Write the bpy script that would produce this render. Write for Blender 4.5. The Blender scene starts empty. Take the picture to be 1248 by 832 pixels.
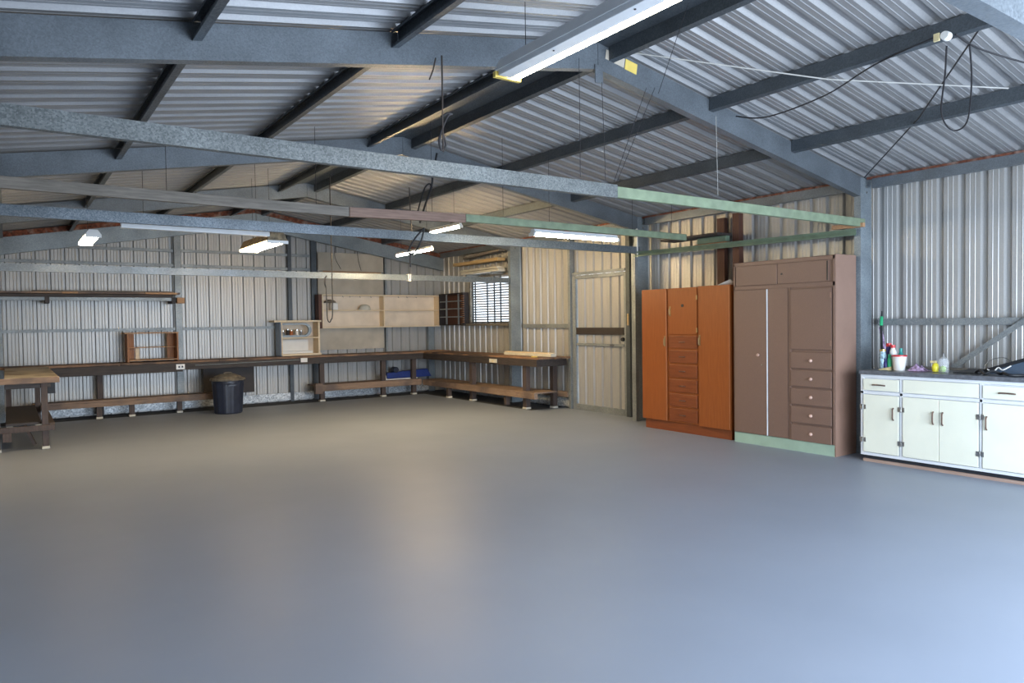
import bpy, math, random
from mathutils import Vector, Matrix
random.seed(7)
C = bpy.context.scene.collection
PI = math.pi

# ------------------------------------------------------------------ helpers
class MB:
    def __init__(s): s.v = []; s.f = []; s.sm = []
    def add(s, vs, fs, smooth=False):
        n = len(s.v); s.v += [tuple(v) for v in vs]
        s.f += [tuple(i + n for i in f) for f in fs]; s.sm += [smooth] * len(fs)
        return s
    def box(s, x0, x1, y0, y1, z0, z1):
        if x0 > x1: x0, x1 = x1, x0
        if y0 > y1: y0, y1 = y1, y0
        if z0 > z1: z0, z1 = z1, z0
        v = [(x0,y0,z0),(x1,y0,z0),(x1,y1,z0),(x0,y1,z0),(x0,y0,z1),(x1,y0,z1),(x1,y1,z1),(x0,y1,z1)]
        return s.add(v, [(3,2,1,0),(4,5,6,7),(0,1,5,4),(1,2,6,5),(2,3,7,6),(3,0,4,7)])
    def beam(s, p0, p1, w, h, up=(0,0,1)):
        p0 = Vector(p0); p1 = Vector(p1); d = (p1-p0).normalized(); up = Vector(up)
        a = d.cross(up).normalized() * (w/2); b = a.cross(d).normalized() * (h/2)
        v = [p0-a-b, p0+a-b, p0+a+b, p0-a+b, p1-a-b, p1+a-b, p1+a+b, p1-a+b]
        return s.add(v, [(0,1,2,3),(7,6,5,4),(0,4,5,1),(1,5,6,2),(2,6,7,3),(3,7,4,0)])
    def sweep(s, prof, p0, p1, ua, ub):
        """closed profile (a,b) carried from p0 to p1 without turning it"""
        p0 = Vector(p0); p1 = Vector(p1); ua = Vector(ua); ub = Vector(ub); n = len(prof)
        v = [p0 + ua*a + ub*b for a, b in prof] + [p1 + ua*a + ub*b for a, b in prof]
        f = [(i, (i+1) % n, n+(i+1) % n, n+i) for i in range(n)]
        f += [tuple(range(n))[::-1], tuple(range(n, 2*n))]
        return s.add(v, f)
    def tube(s, pts, r, n=8, close=True):
        pts = [Vector(p) for p in pts]; rs = r if isinstance(r, (list, tuple)) else [r]*len(pts)
        v = []; prev = None
        for i, p in enumerate(pts):
            d = (pts[min(i+1, len(pts)-1)] - pts[max(i-1, 0)]).normalized()
            if prev is None: a = d.orthogonal().normalized()
            else:
                a = prev - d*prev.dot(d)
                a = a.normalized() if a.length > 1e-6 else d.orthogonal().normalized()
            prev = a; b = d.cross(a)
            v += [p + (a*math.cos(2*PI*k/n) + b*math.sin(2*PI*k/n))*rs[i] for k in range(n)]
        f = [(i*n+k, i*n+(k+1) % n, (i+1)*n+(k+1) % n, (i+1)*n+k) for i in range(len(pts)-1) for k in range(n)]
        if close: f += [tuple(range(n))[::-1], tuple(range((len(pts)-1)*n, len(pts)*n))]
        return s.add(v, f, True)
    def lathe(s, c, prof, n=24, sx=1, sy=1, rot=None):
        v = []; c = Vector(c)
        for r, z in prof:
            for k in range(n):
                q = Vector((r*sx*math.cos(2*PI*k/n), r*sy*math.sin(2*PI*k/n), z))
                if rot: q = rot @ q
                v.append(c + q)
        m = len(prof)
        f = [(i*n+k, i*n+(k+1) % n, (i+1)*n+(k+1) % n, (i+1)*n+k) for i in range(m-1) for k in range(n)]
        f += [tuple(range(n))[::-1], tuple(range((m-1)*n, m*n))]
        return s.add(v, f, True)
    def poly(s, pts, off):
        """flat outline pts given thickness by the vector off"""
        n = len(pts); off = Vector(off); v = [Vector(p) for p in pts] + [Vector(p)+off for p in pts]
        f = [tuple(range(n)), tuple(range(n, 2*n))[::-1]] + [(i, n+i, n+(i+1) % n, (i+1) % n) for i in range(n)]
        return s.add(v, f)
    def center(s):
        xs, ys, zs = zip(*s.v)
        return ((min(xs)+max(xs))/2, (min(ys)+max(ys))/2, min(zs))

def smooth_pts(pts, k=6):
    P = [Vector(p) for p in pts]; out = []
    for i in range(len(P)-1):
        a = P[max(i-1, 0)]; b = P[i]; c = P[i+1]; d = P[min(i+2, len(P)-1)]
        for j in range(k):
            t = j/k
            out.append(0.5*((2*b)+(c-a)*t+(2*a-5*b+4*c-d)*t*t+(3*b-a-3*c+d)*t**3))
    out.append(P[-1]); return out

def link(name, mb, mat, org, bevel=0.0):
    me = bpy.data.meshes.new(name)
    o3 = Vector(org)
    me.from_pydata([Vector(v)-o3 for v in mb.v], [], mb.f)
    me.polygons.foreach_set('use_smooth', mb.sm)
    me.materials.append(mat); me.validate(); me.update()
    import bmesh
    bm = bmesh.new(); bm.from_mesh(me); bmesh.ops.recalc_face_normals(bm, faces=bm.faces); bm.to_mesh(me); bm.free()
    ob = bpy.data.objects.new(name, me); C.objects.link(ob)
    if any(mb.sm):
        try: me.set_sharp_from_angle(angle=math.radians(40))
        except Exception: pass
    if bevel:
        b = ob.modifiers.new('edge', 'BEVEL'); b.width = bevel; b.segments = 2; b.limit_method = 'ANGLE'
    return ob
def thing(name, label, cat, loc, group=None):
    o = bpy.data.objects.new(name, None); C.objects.link(o); o.location = loc
    o.empty_display_size = .1
    o['label'] = label; o['category'] = cat
    if group: o['group'] = group
    return o
def wl(o):
    l = Vector(o.location)
    while o.parent: o = o.parent; l += Vector(o.location)
    return l
def part(name, mb, mat, parent, bevel=0.0, label=None):
    ob = link(name, mb, mat, wl(parent), bevel); ob.parent = parent
    if label: ob['label'] = label
    return ob
def solo(name, mb, mat, label, cat, group=None, bevel=0.0):
    c = mb.center(); ob = link(name, mb, mat, c, bevel); ob.location = c
    ob['label'] = label; ob['category'] = cat
    if group: ob['group'] = group
    return ob
def struct(name, mb, mat, parent=None, bevel=0.0):
    if parent is not None: return part(name, mb, mat, parent, bevel)
    c = mb.center(); ob = link(name, mb, mat, c, bevel); ob.location = c; ob['kind'] = 'structure'
    return ob

# ------------------------------------------------------------------ materials
def newmat(name):
    m = bpy.data.materials.new(name); m.use_nodes = True; nt = m.node_tree
    return m, nt, nt.nodes['Principled BSDF']
def N(nt, t, **k):
    n = nt.nodes.new(t)
    for a, b in k.items(): setattr(n, a, b)
    return n
def coords(nt, scale=(1,1,1)):
    tc = N(nt, 'ShaderNodeTexCoord'); mp = N(nt, 'ShaderNodeMapping'); mp.inputs['Scale'].default_value = scale
    nt.links.new(tc.outputs['Object'], mp.inputs['Vector']); return mp.outputs['Vector']
def ramp(nt, fac, stops):
    r = N(nt, 'ShaderNodeValToRGB'); e = r.color_ramp.elements
    e[0].position = stops[0][0]; e[0].color = (*stops[0][1], 1)
    e[1].position = stops[-1][0]; e[1].color = (*stops[-1][1], 1)
    for p, c in stops[1:-1]:
        q = e.new(p); q.color = (*c, 1)
    nt.links.new(fac, r.inputs['Fac']); return r.outputs['Color']
def plain(name, col, rough=.5, metal=0., var=.08, scale=8., stretch=(1,1,1), bump=0.0, dirt=None, dirtamt=.5):
    m, nt, b = newmat(name); v = coords(nt, stretch)
    no = N(nt, 'ShaderNodeTexNoise'); no.inputs['Scale'].default_value = scale; no.inputs['Detail'].default_value = 6
    nt.links.new(v, no.inputs['Vector'])
    lo = tuple(max(0, c*(1-var*2)) for c in col); hi = tuple(min(1, c*(1+var*1.5)) for c in col)
    c = ramp(nt, no.outputs['Fac'], [(.3, lo), (.7, hi)])
    if dirt:
        n2 = N(nt, 'ShaderNodeTexNoise'); n2.inputs['Scale'].default_value = scale*.35; n2.inputs['Detail'].default_value = 8
        nt.links.new(v, n2.inputs['Vector'])
        f = ramp(nt, n2.outputs['Fac'], [(.5, (0,0,0)), (.68, (dirtamt,)*3)])
        mx = N(nt, 'ShaderNodeMixRGB'); nt.links.new(f, mx.inputs['Fac']); nt.links.new(c, mx.inputs['Color1'])
        mx.inputs['Color2'].default_value = (*dirt, 1); c = mx.outputs['Color']
    nt.links.new(c, b.inputs['Base Color'])
    b.inputs['Roughness'].default_value = rough; b.inputs['Metallic'].default_value = metal
    if bump:
        bp = N(nt, 'ShaderNodeBump'); bp.inputs['Strength'].default_value = bump; bp.inputs['Distance'].default_value = .01
        nt.links.new(no.outputs['Fac'], bp.inputs['Height']); nt.links.new(bp.outputs['Normal'], b.inputs['Normal'])
    return m
def galv(name, col, col2, rough=.42, metal=.6, scale=60., patch=None):
    """hot dipped zinc: crystals of slightly different grey"""
    m, nt, b = newmat(name); v = coords(nt)
    vo = N(nt, 'ShaderNodeTexVoronoi'); vo.inputs['Scale'].default_value = scale; nt.links.new(v, vo.inputs['Vector'])
    sep = N(nt, 'ShaderNodeSeparateColor'); nt.links.new(vo.outputs['Color'], sep.inputs['Color'])
    no = N(nt, 'ShaderNodeTexNoise'); no.inputs['Scale'].default_value = 2.2; no.inputs['Detail'].default_value = 5
    nt.links.new(v, no.inputs['Vector'])
    c1 = ramp(nt, sep.outputs['Red'], [(0, col), (1, col2)])
    c2 = ramp(nt, no.outputs['Fac'], [(.35, (.78,.78,.78)), (.65, (1.1,1.1,1.1))])
    mx = N(nt, 'ShaderNodeMixRGB'); mx.blend_type = 'MULTIPLY'; mx.inputs['Fac'].default_value = 1
    nt.links.new(c1, mx.inputs['Color1']); nt.links.new(c2, mx.inputs['Color2']); nt.links.new(mx.outputs['Color'], b.inputs['Base Color'])
    ma = N(nt, 'ShaderNodeMapRange'); ma.inputs['To Min'].default_value = rough-.1; ma.inputs['To Max'].default_value = rough+.12
    nt.links.new(sep.outputs['Green'], ma.inputs['Value']); nt.links.new(ma.outputs['Result'], b.inputs['Roughness'])
    b.inputs['Metallic'].default_value = metal
    return m
def wood(name, col, col2, axis, rough=.65, var=1., dirt=None):
    st = {'x': (1.2, 14, 14), 'y': (14, 1.2, 14), 'z': (14, 14, 1.2)}[axis]
    m, nt, b = newmat(name); v = coords(nt, st)
    no = N(nt, 'ShaderNodeTexNoise'); no.inputs['Scale'].default_value = 3.; no.inputs['Detail'].default_value = 8; no.inputs['Roughness'].default_value = .65
    nt.links.new(v, no.inputs['Vector'])
    c = ramp(nt, no.outputs['Fac'], [(.3, col), (.7, col2)])
    if dirt:
        tc = N(nt, 'ShaderNodeTexCoord'); n2 = N(nt, 'ShaderNodeTexNoise'); n2.inputs['Scale'].default_value = 2.3; n2.inputs['Detail'].default_value = 7
        nt.links.new(tc.outputs['Object'], n2.inputs['Vector'])
        f = ramp(nt, n2.outputs['Fac'], [(.46, (0,0,0)), (.62, (.85,.85,.85))])
        mx = N(nt, 'ShaderNodeMixRGB'); nt.links.new(f, mx.inputs['Fac']); nt.links.new(c, mx.inputs['Color1']); mx.inputs['Color2'].default_value = (*dirt, 1)
        c = mx.outputs['Color']
    nt.links.new(c, b.inputs['Base Color']); b.inputs['Roughness'].default_value = rough
    bp = N(nt, 'ShaderNodeBump'); bp.inputs['Strength'].default_value = .25; bp.inputs['Distance'].default_value = .004
    nt.links.new(no.outputs['Fac'], bp.inputs['Height']); nt.links.new(bp.outputs['Normal'], b.inputs['Normal'])
    return m
def emit(name, col, s):
    m, nt, b = newmat(name); b.inputs['Base Color'].default_value = (*col, 1)
    b.inputs['Emission Color'].default_value = (*col, 1); b.inputs['Emission Strength'].default_value = s
    return m
def clear(name, col=(1,1,1), alpha=.25):
    m, nt, b = newmat(name); b.inputs['Base Color'].default_value = (*col, 1); b.inputs['Alpha'].default_value = alpha
    b.inputs['Roughness'].default_value = .05
    return m

def sheetmat(name, c1, c2, rough, metal, st):
    m, nt, b = newmat(name); v = coords(nt, st)
    no = N(nt, 'ShaderNodeTexNoise'); no.inputs['Scale'].default_value = 2.; no.inputs['Detail'].default_value = 5; nt.links.new(v, no.inputs['Vector'])
    n2 = N(nt, 'ShaderNodeTexNoise'); n2.inputs['Scale'].default_value = 90.; n2.inputs['Detail'].default_value = 2; nt.links.new(coords(nt), n2.inputs['Vector'])
    mx = N(nt, 'ShaderNodeMixRGB'); mx.inputs['Fac'].default_value = .4
    nt.links.new(no.outputs['Fac'], mx.inputs['Color1']); nt.links.new(n2.outputs['Fac'], mx.inputs['Color2'])
    nt.links.new(ramp(nt, mx.outputs['Color'], [(.35, c1), (.65, c2)]), b.inputs['Base Color'])
    b.inputs['Roughness'].default_value = rough; b.inputs['Metallic'].default_value = metal
    return m
M = {}
M['beam'] = galv('galvanised_beam', (.15,.175,.20), (.20,.23,.26), .45, .45, 130)
M['spangle'] = galv('spangled_zinc', (.10,.115,.12), (.215,.235,.24), .48, .3, 115)
M['bluespangle'] = galv('blue_spangled_zinc', (.09,.12,.15), (.21,.245,.28), .42, .4, 120)
M['dark_steel'] = galv('dark_steel', (.07,.085,.10), (.105,.125,.145), .5, .4, 110)
M['post'] = galv('post_zinc', (.22,.265,.30), (.32,.37,.405), .45, .4, 120)
M['roof'] = sheetmat('roof_sheet', (.30,.305,.315), (.37,.375,.385), .42, .45, (1.5, 4, 4))
M['wall'] = sheetmat('wall_sheet', (.405,.41,.405), (.475,.475,.47), .42, .32, (5, 5, .6))
M['girt'] = galv('girt_zinc', (.22,.25,.27), (.34,.37,.38), .5, .4, 110)
M['base'] = galv('base_rail', (.30,.34,.38), (.75,.79,.82), .45, .3, 45)
M['green'] = plain('green_paint', (.21,.27,.18), .6, 0, .10, 12, dirt=(.2,.24,.18), dirtamt=.5)
M['green_dark'] = plain('green_rail_paint', (.14,.21,.15), .6, 0, .10, 12, dirt=(.12,.16,.13), dirtamt=.5)
M['rust'] = plain('rusted_red', (.17,.055,.03), .85, 0, .35, 25, dirt=(.35,.3,.27), dirtamt=.5, bump=.3)
M['grey_wood_x'] = wood('weathered_timber', (.11,.10,.085), (.25,.225,.195), 'x')
M['red_wood_x'] = wood('reddish_timber', (.17,.105,.08), (.30,.20,.16), 'x')
M['bench_x'] = wood('bench_plank_x', (.16,.085,.05), (.36,.21,.12), 'x', dirt=(.06,.045,.04))
M['bench_y'] = wood('bench_plank_y', (.16,.085,.05), (.36,.21,.12), 'y', dirt=(.06,.045,.04))
M['fascia_x'] = wood('dark_fascia_x', (.022,.018,.018), (.07,.055,.05), 'x')
M['fascia_y'] = wood('dark_fascia_y', (.022,.018,.018), (.07,.055,.05), 'y')
M['leg'] = wood('bench_leg', (.045,.034,.032), (.10,.072,.064), 'z')
M['shelfplank_x'] = wood('low_plank_x', (.19,.12,.08), (.35,.24,.165), 'x', dirt=(.12,.09,.08))
M['shelfplank_y'] = wood('low_plank_y', (.20,.13,.09), (.36,.26,.19), 'y', dirt=(.12,.09,.08))
M['tabletop'] = wood('pale_table_top', (.36,.31,.24), (.66,.59,.47), 'x', dirt=(.2,.15,.1))
M['table_dark'] = wood('table_frame', (.035,.03,.03), (.09,.075,.07), 'x')
M['orange'] = wood('orange_varnish', (.26,.068,.012), (.33,.092,.018), 'z', .38)
M['orange_draw'] = wood('red_drawer_varnish', (.17,.042,.012), (.25,.066,.018), 'y', .4)
M['orange_edge'] = plain('worn_edge', (.42,.17,.08), .5)
M['brown'] = plain('brown_paint', (.205,.128,.098), .5, 0, .05, 160, bump=.15)
M['brown_side'] = plain('brown_side_paint', (.285,.178,.135), .42, 0, .05, 4)
M['mint'] = plain('mint_plinth', (.36,.50,.40), .5, 0, .05, 6)
M['cream'] = plain('cream_door_paint', (.83,.85,.73), .32, 0, .02, 3)
M['white_trim'] = plain('white_frame_paint', (.75,.79,.84), .35, 0, .03, 6)
M['counter'] = plain('grey_counter', (.13,.14,.16), .35, 0, .15, 30)
M['black'] = plain('black_plastic', (.014,.016,.02), .4)
M['kick'] = plain('dark_plinth', (.02,.024,.032), .6)
M['rawwood'] = wood('raw_edge', (.30,.20,.16), (.45,.33,.27), 'y')
M['brass'] = plain('aged_brass', (.42,.30,.16), .35, .8)
M['chrome'] = plain('chrome', (.62,.62,.60), .25, 1., .03)
M['bronze'] = plain('bronze_pull', (.16,.10,.08), .4, .5)
M['knobpink'] = plain('pink_knob', (.62,.42,.34), .3)
M['white'] = plain('white_plastic', (.78,.78,.76), .35, 0, .02)
M['offwhite'] = plain('off_white_box', (.62,.60,.52), .6, 0, .06)
M['ply'] = wood('pale_plywood', (.74,.59,.40), (.86,.73,.53), 'x', .55)
M['plyback'] = plain('pale_panel_back', (.76,.66,.54), .6, 0, .06, 4)
M['board'] = plain('fibre_board', (.50,.455,.38), .7, 0, .10, 3, dirt=(.30,.26,.20), dirtamt=.5)
M['tanwood'] = wood('tan_wood', (.30,.13,.06), (.44,.21,.10), 'z')
M['tanwood_x'] = wood('tan_wood_x', (.38,.20,.10), (.52,.32,.18), 'x')
M['yellowwood'] = wood('yellow_plank', (.42,.28,.12), (.60,.45,.24), 'y')
M['brownpost'] = wood('red_brown_post', (.08,.035,.025), (.14,.06,.04), 'z')
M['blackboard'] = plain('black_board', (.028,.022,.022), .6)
M['navy'] = plain('navy_plastic', (.022,.030,.055), .38, 0, .1)
M['lid'] = plain('dirty_lid', (.16,.14,.11), .6, 0, .3, 14)
M['blue'] = plain('blue_vinyl', (.012,.035,.20), .45)
M['fixture'] = plain('fixture_white', (.66,.70,.74), .4, 0, .03)
M['fixture_dirty'] = plain('fixture_dirty', (.22,.17,.10), .6, 0, .4, 20)
M['yellow_cap'] = plain('yellowed_end_cap', (.72,.55,.14), .5)
M['tube_warm'] = emit('warm_tube', (1., .72, .38), 340)
M['tube_wide'] = emit('wide_tube', (1., .74, .42), 88)
M['tube_cool'] = emit('cool_tube', (1., .86, .60), 110)
M['tube_near'] = emit('near_tube', (1., .90, .70), 30)
M['wire'] = plain('dark_wire', (.03,.03,.035), .5, .3)
M['wire_light'] = plain('pale_cord', (.42,.42,.40), .6)
M['rope'] = plain('brown_rope', (.05,.04,.035), .8)
M['louvre'] = galv('louvre_blade', (.20,.18,.15), (.30,.28,.24), .5, .2, 20)
M['glass'] = clear('window_glass', (.9,.95,1), .12)
M['jar'] = clear('clear_jar', (.9,.95,1), .16)
M['yellow'] = plain('yellow_plastic', (.80,.72,.05), .35)
M['lime'] = plain('lime_sponge', (.30,.55,.04), .6)
M['red'] = plain('red_plastic', (.62,.04,.05), .35)
M['teal'] = plain('teal_plastic', (.02,.30,.27), .35)
M['greenp'] = plain('green_plastic', (.02,.42,.18), .4)
M['lilac'] = plain('lilac_cloth', (.50,.36,.60), .8, 0, .5, 30)
M['canblue'] = plain('pale_blue_label', (.36,.52,.64), .35, .2, .4, 40)
M['gold'] = plain('gold_can_top', (.62,.45,.16), .3, .8)
M['darkblue'] = plain('dark_blue_plastic', (.02,.02,.16), .4)
M['sponge'] = plain('yellow_sponge', (.70,.60,.34), .9)
M['sheet'] = plain('grey_plastic_sheet', (.10,.14,.20), .22, .2)
M['orangejar'] = plain('orange_jar', (.50,.16,.05), .4)
M['greyjar'] = plain('grey_jar', (.25,.27,.28), .3)

# floor: blue grey paint that stops short of the back and side benches
def floor_mat():
    m, nt, b = newmat('painted_floor')
    tc = N(nt, 'ShaderNodeTexCoord'); v = tc.outputs['Object']
    n1 = N(nt, 'ShaderNodeTexNoise'); n1.inputs['Scale'].default_value = .8; n1.inputs['Detail'].default_value = 4; nt.links.new(v, n1.inputs['Vector'])
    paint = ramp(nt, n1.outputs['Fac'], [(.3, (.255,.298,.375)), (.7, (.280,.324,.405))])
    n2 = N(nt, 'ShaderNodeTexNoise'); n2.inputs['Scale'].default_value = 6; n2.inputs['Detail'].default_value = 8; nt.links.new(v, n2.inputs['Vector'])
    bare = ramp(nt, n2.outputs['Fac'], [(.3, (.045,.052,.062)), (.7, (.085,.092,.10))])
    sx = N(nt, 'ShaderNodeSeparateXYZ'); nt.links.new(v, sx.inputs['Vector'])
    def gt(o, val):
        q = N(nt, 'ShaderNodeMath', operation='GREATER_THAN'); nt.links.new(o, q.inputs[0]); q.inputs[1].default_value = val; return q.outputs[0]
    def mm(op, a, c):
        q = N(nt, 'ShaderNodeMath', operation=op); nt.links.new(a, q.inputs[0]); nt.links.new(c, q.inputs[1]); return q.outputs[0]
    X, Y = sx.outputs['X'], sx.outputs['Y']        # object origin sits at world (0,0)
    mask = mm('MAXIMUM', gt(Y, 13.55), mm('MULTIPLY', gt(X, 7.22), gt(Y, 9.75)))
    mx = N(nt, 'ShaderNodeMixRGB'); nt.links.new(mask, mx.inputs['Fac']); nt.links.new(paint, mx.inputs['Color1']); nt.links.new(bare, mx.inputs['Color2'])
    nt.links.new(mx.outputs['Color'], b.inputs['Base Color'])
    mr = N(nt, 'ShaderNodeMapRange'); mr.inputs['To Min'].default_value = .42; mr.inputs['To Max'].default_value = .52; b.inputs['Specular IOR Level'].default_value = .4
    n3 = N(nt, 'ShaderNodeTexNoise'); n3.inputs['Scale'].default_value = 1.3; nt.links.new(v, n3.inputs['Vector'])
    nt.links.new(n3.outputs['Fac'], mr.inputs['Value'])
    ad = mm('ADD', mr.outputs['Result'], mask); nt.links.new(ad, b.inputs['Roughness'])
    n4 = N(nt, 'ShaderNodeTexNoise'); n4.inputs['Scale'].default_value = 1.6; n4.inputs['Detail'].default_value = 3; nt.links.new(v, n4.inputs['Vector'])
    bp = N(nt, 'ShaderNodeBump'); bp.inputs['Strength'].default_value = .12; bp.inputs['Distance'].default_value = .03
    nt.links.new(n4.outputs['Fac'], bp.inputs['Height']); nt.links.new(bp.outputs['Normal'], b.inputs['Normal'])
    return m
M['floor'] = floor_mat()
M['concrete'] = plain('outdoor_concrete', (.36,.36,.35), .8, 0, .1, 2)

# ------------------------------------------------------------------ the shell
XL, XR, YB, YF, AX = -.28, 7.96, 14.14, -.9, 3.86
def rz(x): return 3.70 - .172*abs(x-AX)
P = .2065
def ribs(a0, a1, phase, pitch=P, w=.035, w2=.020, dp=.032):
    """profile of ribbed sheet: (position, depth away from the room)"""
    out = []; k = math.floor((a0-phase)/pitch)-1
    while phase+k*pitch < a1:
        s = phase+k*pitch
        for d, h in ((-w,0), (-w2,dp), (w2,dp), (w,0), (.078,0), (.083,-.004), (.088,0), (.128,0), (.133,-.004), (.138,0)):
            q = s+d
            if a0 < q < a1: out.append((q, h))
        k += 1
    return [(a0, 0)] + out + [(a1, 0)]
def sheet(prof, fn, z0, z1):
    """fn(a, h, t) -> point; t in 0..1 along the sheet"""
    mb = MB(); v = []
    for a, h in prof: v += [fn(a, h, 0), fn(a, h, 1), fn(a, h+.006, 0), fn(a, h+.006, 1)]
    n = len(prof); f = []
    for i in range(n-1):
        b = 4*i; c = b+4
        f += [(b, b+1, c+1, c), (b+2, c+2, c+3, b+3), (b, c, c+2, b+2), (b+1, b+3, c+3, c+1)]
    f += [(0, 2, 3, 1), (4*n-4, 4*n-3, 4*n-1, 4*n-2)]
    return mb.add(v, f)
# right wall, with the opening of the louvre window and of the door
mb = MB()
def side(y0, y1, z0, z1, x, s, phase):
    q = sheet(ribs(y0, y1, phase), lambda a, h, t: (x+s*h, a, z0+(z1-z0)*t), 0, 1)
    mb.add(q.v, q.f)
PR = 2.96
side(YF, 8.13, .0, 3.0, XR, 1, PR); side(8.13, 9.40, 2.27, 3.0, XR, 1, PR); side(9.40, 11.30, 0, 3.0, XR, 1, PR)
side(11.30, 12.72, 0, 1.50, XR, 1, PR); side(11.30, 12.72, 2.42, 3.0, XR, 1, PR); side(12.72, YB, 0, 3.0, XR, 1, PR)
struct('wall_right', mb, M['wall'])
mb = MB()
side(YF, YB, .0, 3.0, XL, -1, PR)
struct('wall_left', mb, M['wall'])
q = sheet(ribs(XL, XR, -.015, .2055), lambda a, h, t: (a, YF-h, 2.50 if t == 0 else rz(a)), 0, 1)
q2 = sheet(ribs(XL, 1.6, -.015, .2055), lambda a, h, t: (a, YF-h, 2.499*t), 0, 1); q.add(q2.v, q2.f)
struct('wall_front', q, M['wall'])
q = sheet(ribs(XL, XR, -.015, .2055), lambda a, h, t: (a, YB+h, 0 if t == 0 else rz(a)), 0, 1)
struct('wall_back', q, M['wall'])
# roof: both slopes
mb = MB()
for e, s in ((XR+.1, 1), (XL-.1, -1)):
    q = sheet(ribs(YF-.3, YB+.1, 5.04, P, .046, .024, .034), lambda a, h, t: (AX, a, rz(AX)+h) if t == 0 else (e, a, rz(e)+h), 0, 1)
    mb.add(q.v, q.f)
struct('ceiling', mb, M['roof'])
solo('ridge_flashing', MB().poly([(3.515,YF,rz(3.515)-.018),(AX,YF,rz(AX)-.018),(3.965,YF,rz(3.965)-.018),(3.965,YF,rz(3.965)-.014),(AX,YF,rz(AX)-.014),(3.515,YF,rz(3.515)-.014)], (0,13.78-YF,0)), M['dark_steel'],
     'dark folded flashing under the roof ridge between the two ridge purlins', 'flashing')
# floor (origin at world zero so that the paint edge reads world metres)
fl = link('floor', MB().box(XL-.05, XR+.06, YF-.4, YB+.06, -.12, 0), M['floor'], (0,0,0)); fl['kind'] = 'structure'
gr = link('ground', MB().box(-30, 38, -40, YF-.42, -.2, -.03), M['concrete'], (0,0,0)); gr['kind'] = 'structure'

# base rails at the foot of the walls
struct('baseboard_back', MB().box(XL+.03, 7.7, YB-.075, YB-.012, .03, .17), M['base'])
struct('baseboard_right', MB().box(XR-.07, XR-.012, 9.55, YB-.1, .03, .17), M['base'])

# girts
def cprof(d, w, l=.018, t=.004):
    return [(0,0),(w,0),(w,l),(w-t,l),(w-t,t),(t,t),(t,d-t),(w-t,d-t),(w-t,d-l),(w,d-l),(w,d),(0,d)]
n = 0
def girt(y0, y1, z, s=1):
    global n; n += 1
    struct(f'trim_{n}', MB().sweep(cprof(.07, .045), (XR-.062, y0, z), (XR-.062, y1, z), (1,0,0), (0,0,1)), M['girt'])
def girtb(x0, x1, z, h=.05):
    global n; n += 1
    struct(f'trim_{n}', MB().sweep(cprof(h, .045), (x0, YB-.062, z), (x1, YB-.062, z), (0,1,0), (0,0,1)), M['girt'])
girt(YF, 4.20, 1.405); girt(9.55, 10.88, 1.38)
girtb(XL+.05, 2.49, 1.43); girtb(2.62, 4.52, 1.43)
girtb(.45, 2.49, 2.83); girtb(2.62, 5.0, 2.84); girtb(XL+.05, 2.49, 2.57); girtb(2.62, 5.0, 2.57)
# brace on the right wall by the counter
solo('wall_brace', MB().beam((7.88, 3.42, .97), (7.88, 2.50, 1.66), .05, .012, (1,0,0)), M['girt'],
     'slanting flat steel brace on the right wall above the grey counter', 'brace')

# gable columns on the back wall
def column(x0, x1, ztop, mat, label, z0=0.0):
    solo('wall_column', MB().sweep(cprof(x1-x0, .07), (x0, YB-.085, z0), (x0, YB-.085, ztop), (0,1,0), (1,0,0)), mat, label, 'column')
column(2.50, 2.61, 3.22, M['girt'], 'galvanised column on the back wall behind the small brown open bookcase')
column(4.54, 4.61, 3.3, M['dark_steel'], 'slim dark column on the back wall left of the wider dark column')
column(5.01, 5.11, 3.22, M['dark_steel'], 'wide dark column on the back wall beside the fibre board panels')
column(6.60, 6.64, 3.0, M['girt'], 'thin steel column on the back wall at the right edge of the fibre board panels')
column(-.20, -.05, 2.9, M['girt'], 'steel column in the far left corner of the back wall')
solo('corner_post', MB().box(7.60, 7.74, YB-.12, YB-.02, 0, 1.42), M['post'], 'short blue-green steel post in the corner below the pale wall cupboard', 'post')

# ------------------------------------------------------------------ portal frames
def frame(Y, label, near):
    t = thing('portal_frame', label, 'frame', (AX, Y, 0), 'portal frames')
    d = .215
    pr = [(0,-d),(.075,-d),(.075,-d+.02),(.071,-d+.02),(.071,-d+.004),(.004,-d+.004),(.004,-.012),(.071,-.012),(.071,-.03),(.075,-.03),(.075,-.008),(0,-.008)]
    for s, xe in ((1, 7.70), (-1, -.08)):
        part('rafter', MB().sweep(pr, (AX+s*.002, Y, rz(AX)-.012), (xe, Y, rz(xe)-.012), (0,1,0), (0,0,1)), M['beam'], t)
    for xa, xb in ((7.67, 7.89), (-.25, -.09)):
        ztop = rz(7.67) - .02 if xa > 4 else rz(-.09) - .03
        po = part('post', MB().sweep(cprof(xb-xa, .075), (xa, Y-.003, 0), (xa, Y-.003, ztop), (0,1,0), (1,0,0)), M['post'], t)
        for z in (.10, ztop-.10, ztop-.16):
            part('bolt', MB().lathe(((xa+xb)/2, Y-.008, z), [(0,-.004),(.012,-.004),(.012,.004),(0,.004)], 6, rot=Matrix.Rotation(PI/2, 3, 'X')), M['chrome'], po)
    return t
FY = [.90, 4.27, 7.67, 10.95]
frame(FY[0], 'galvanised portal frame nearest the viewer, mostly above the picture', 0)
f1 = frame(FY[1], 'large galvanised portal frame behind the near lit fluorescent light', 1)
f2 = frame(FY[2], 'second galvanised portal frame, its post standing left of the orange cupboard', 2)
f3 = frame(FY[3], 'farthest portal frame, its post standing between the louvre window and the side bench end', 3)
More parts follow.
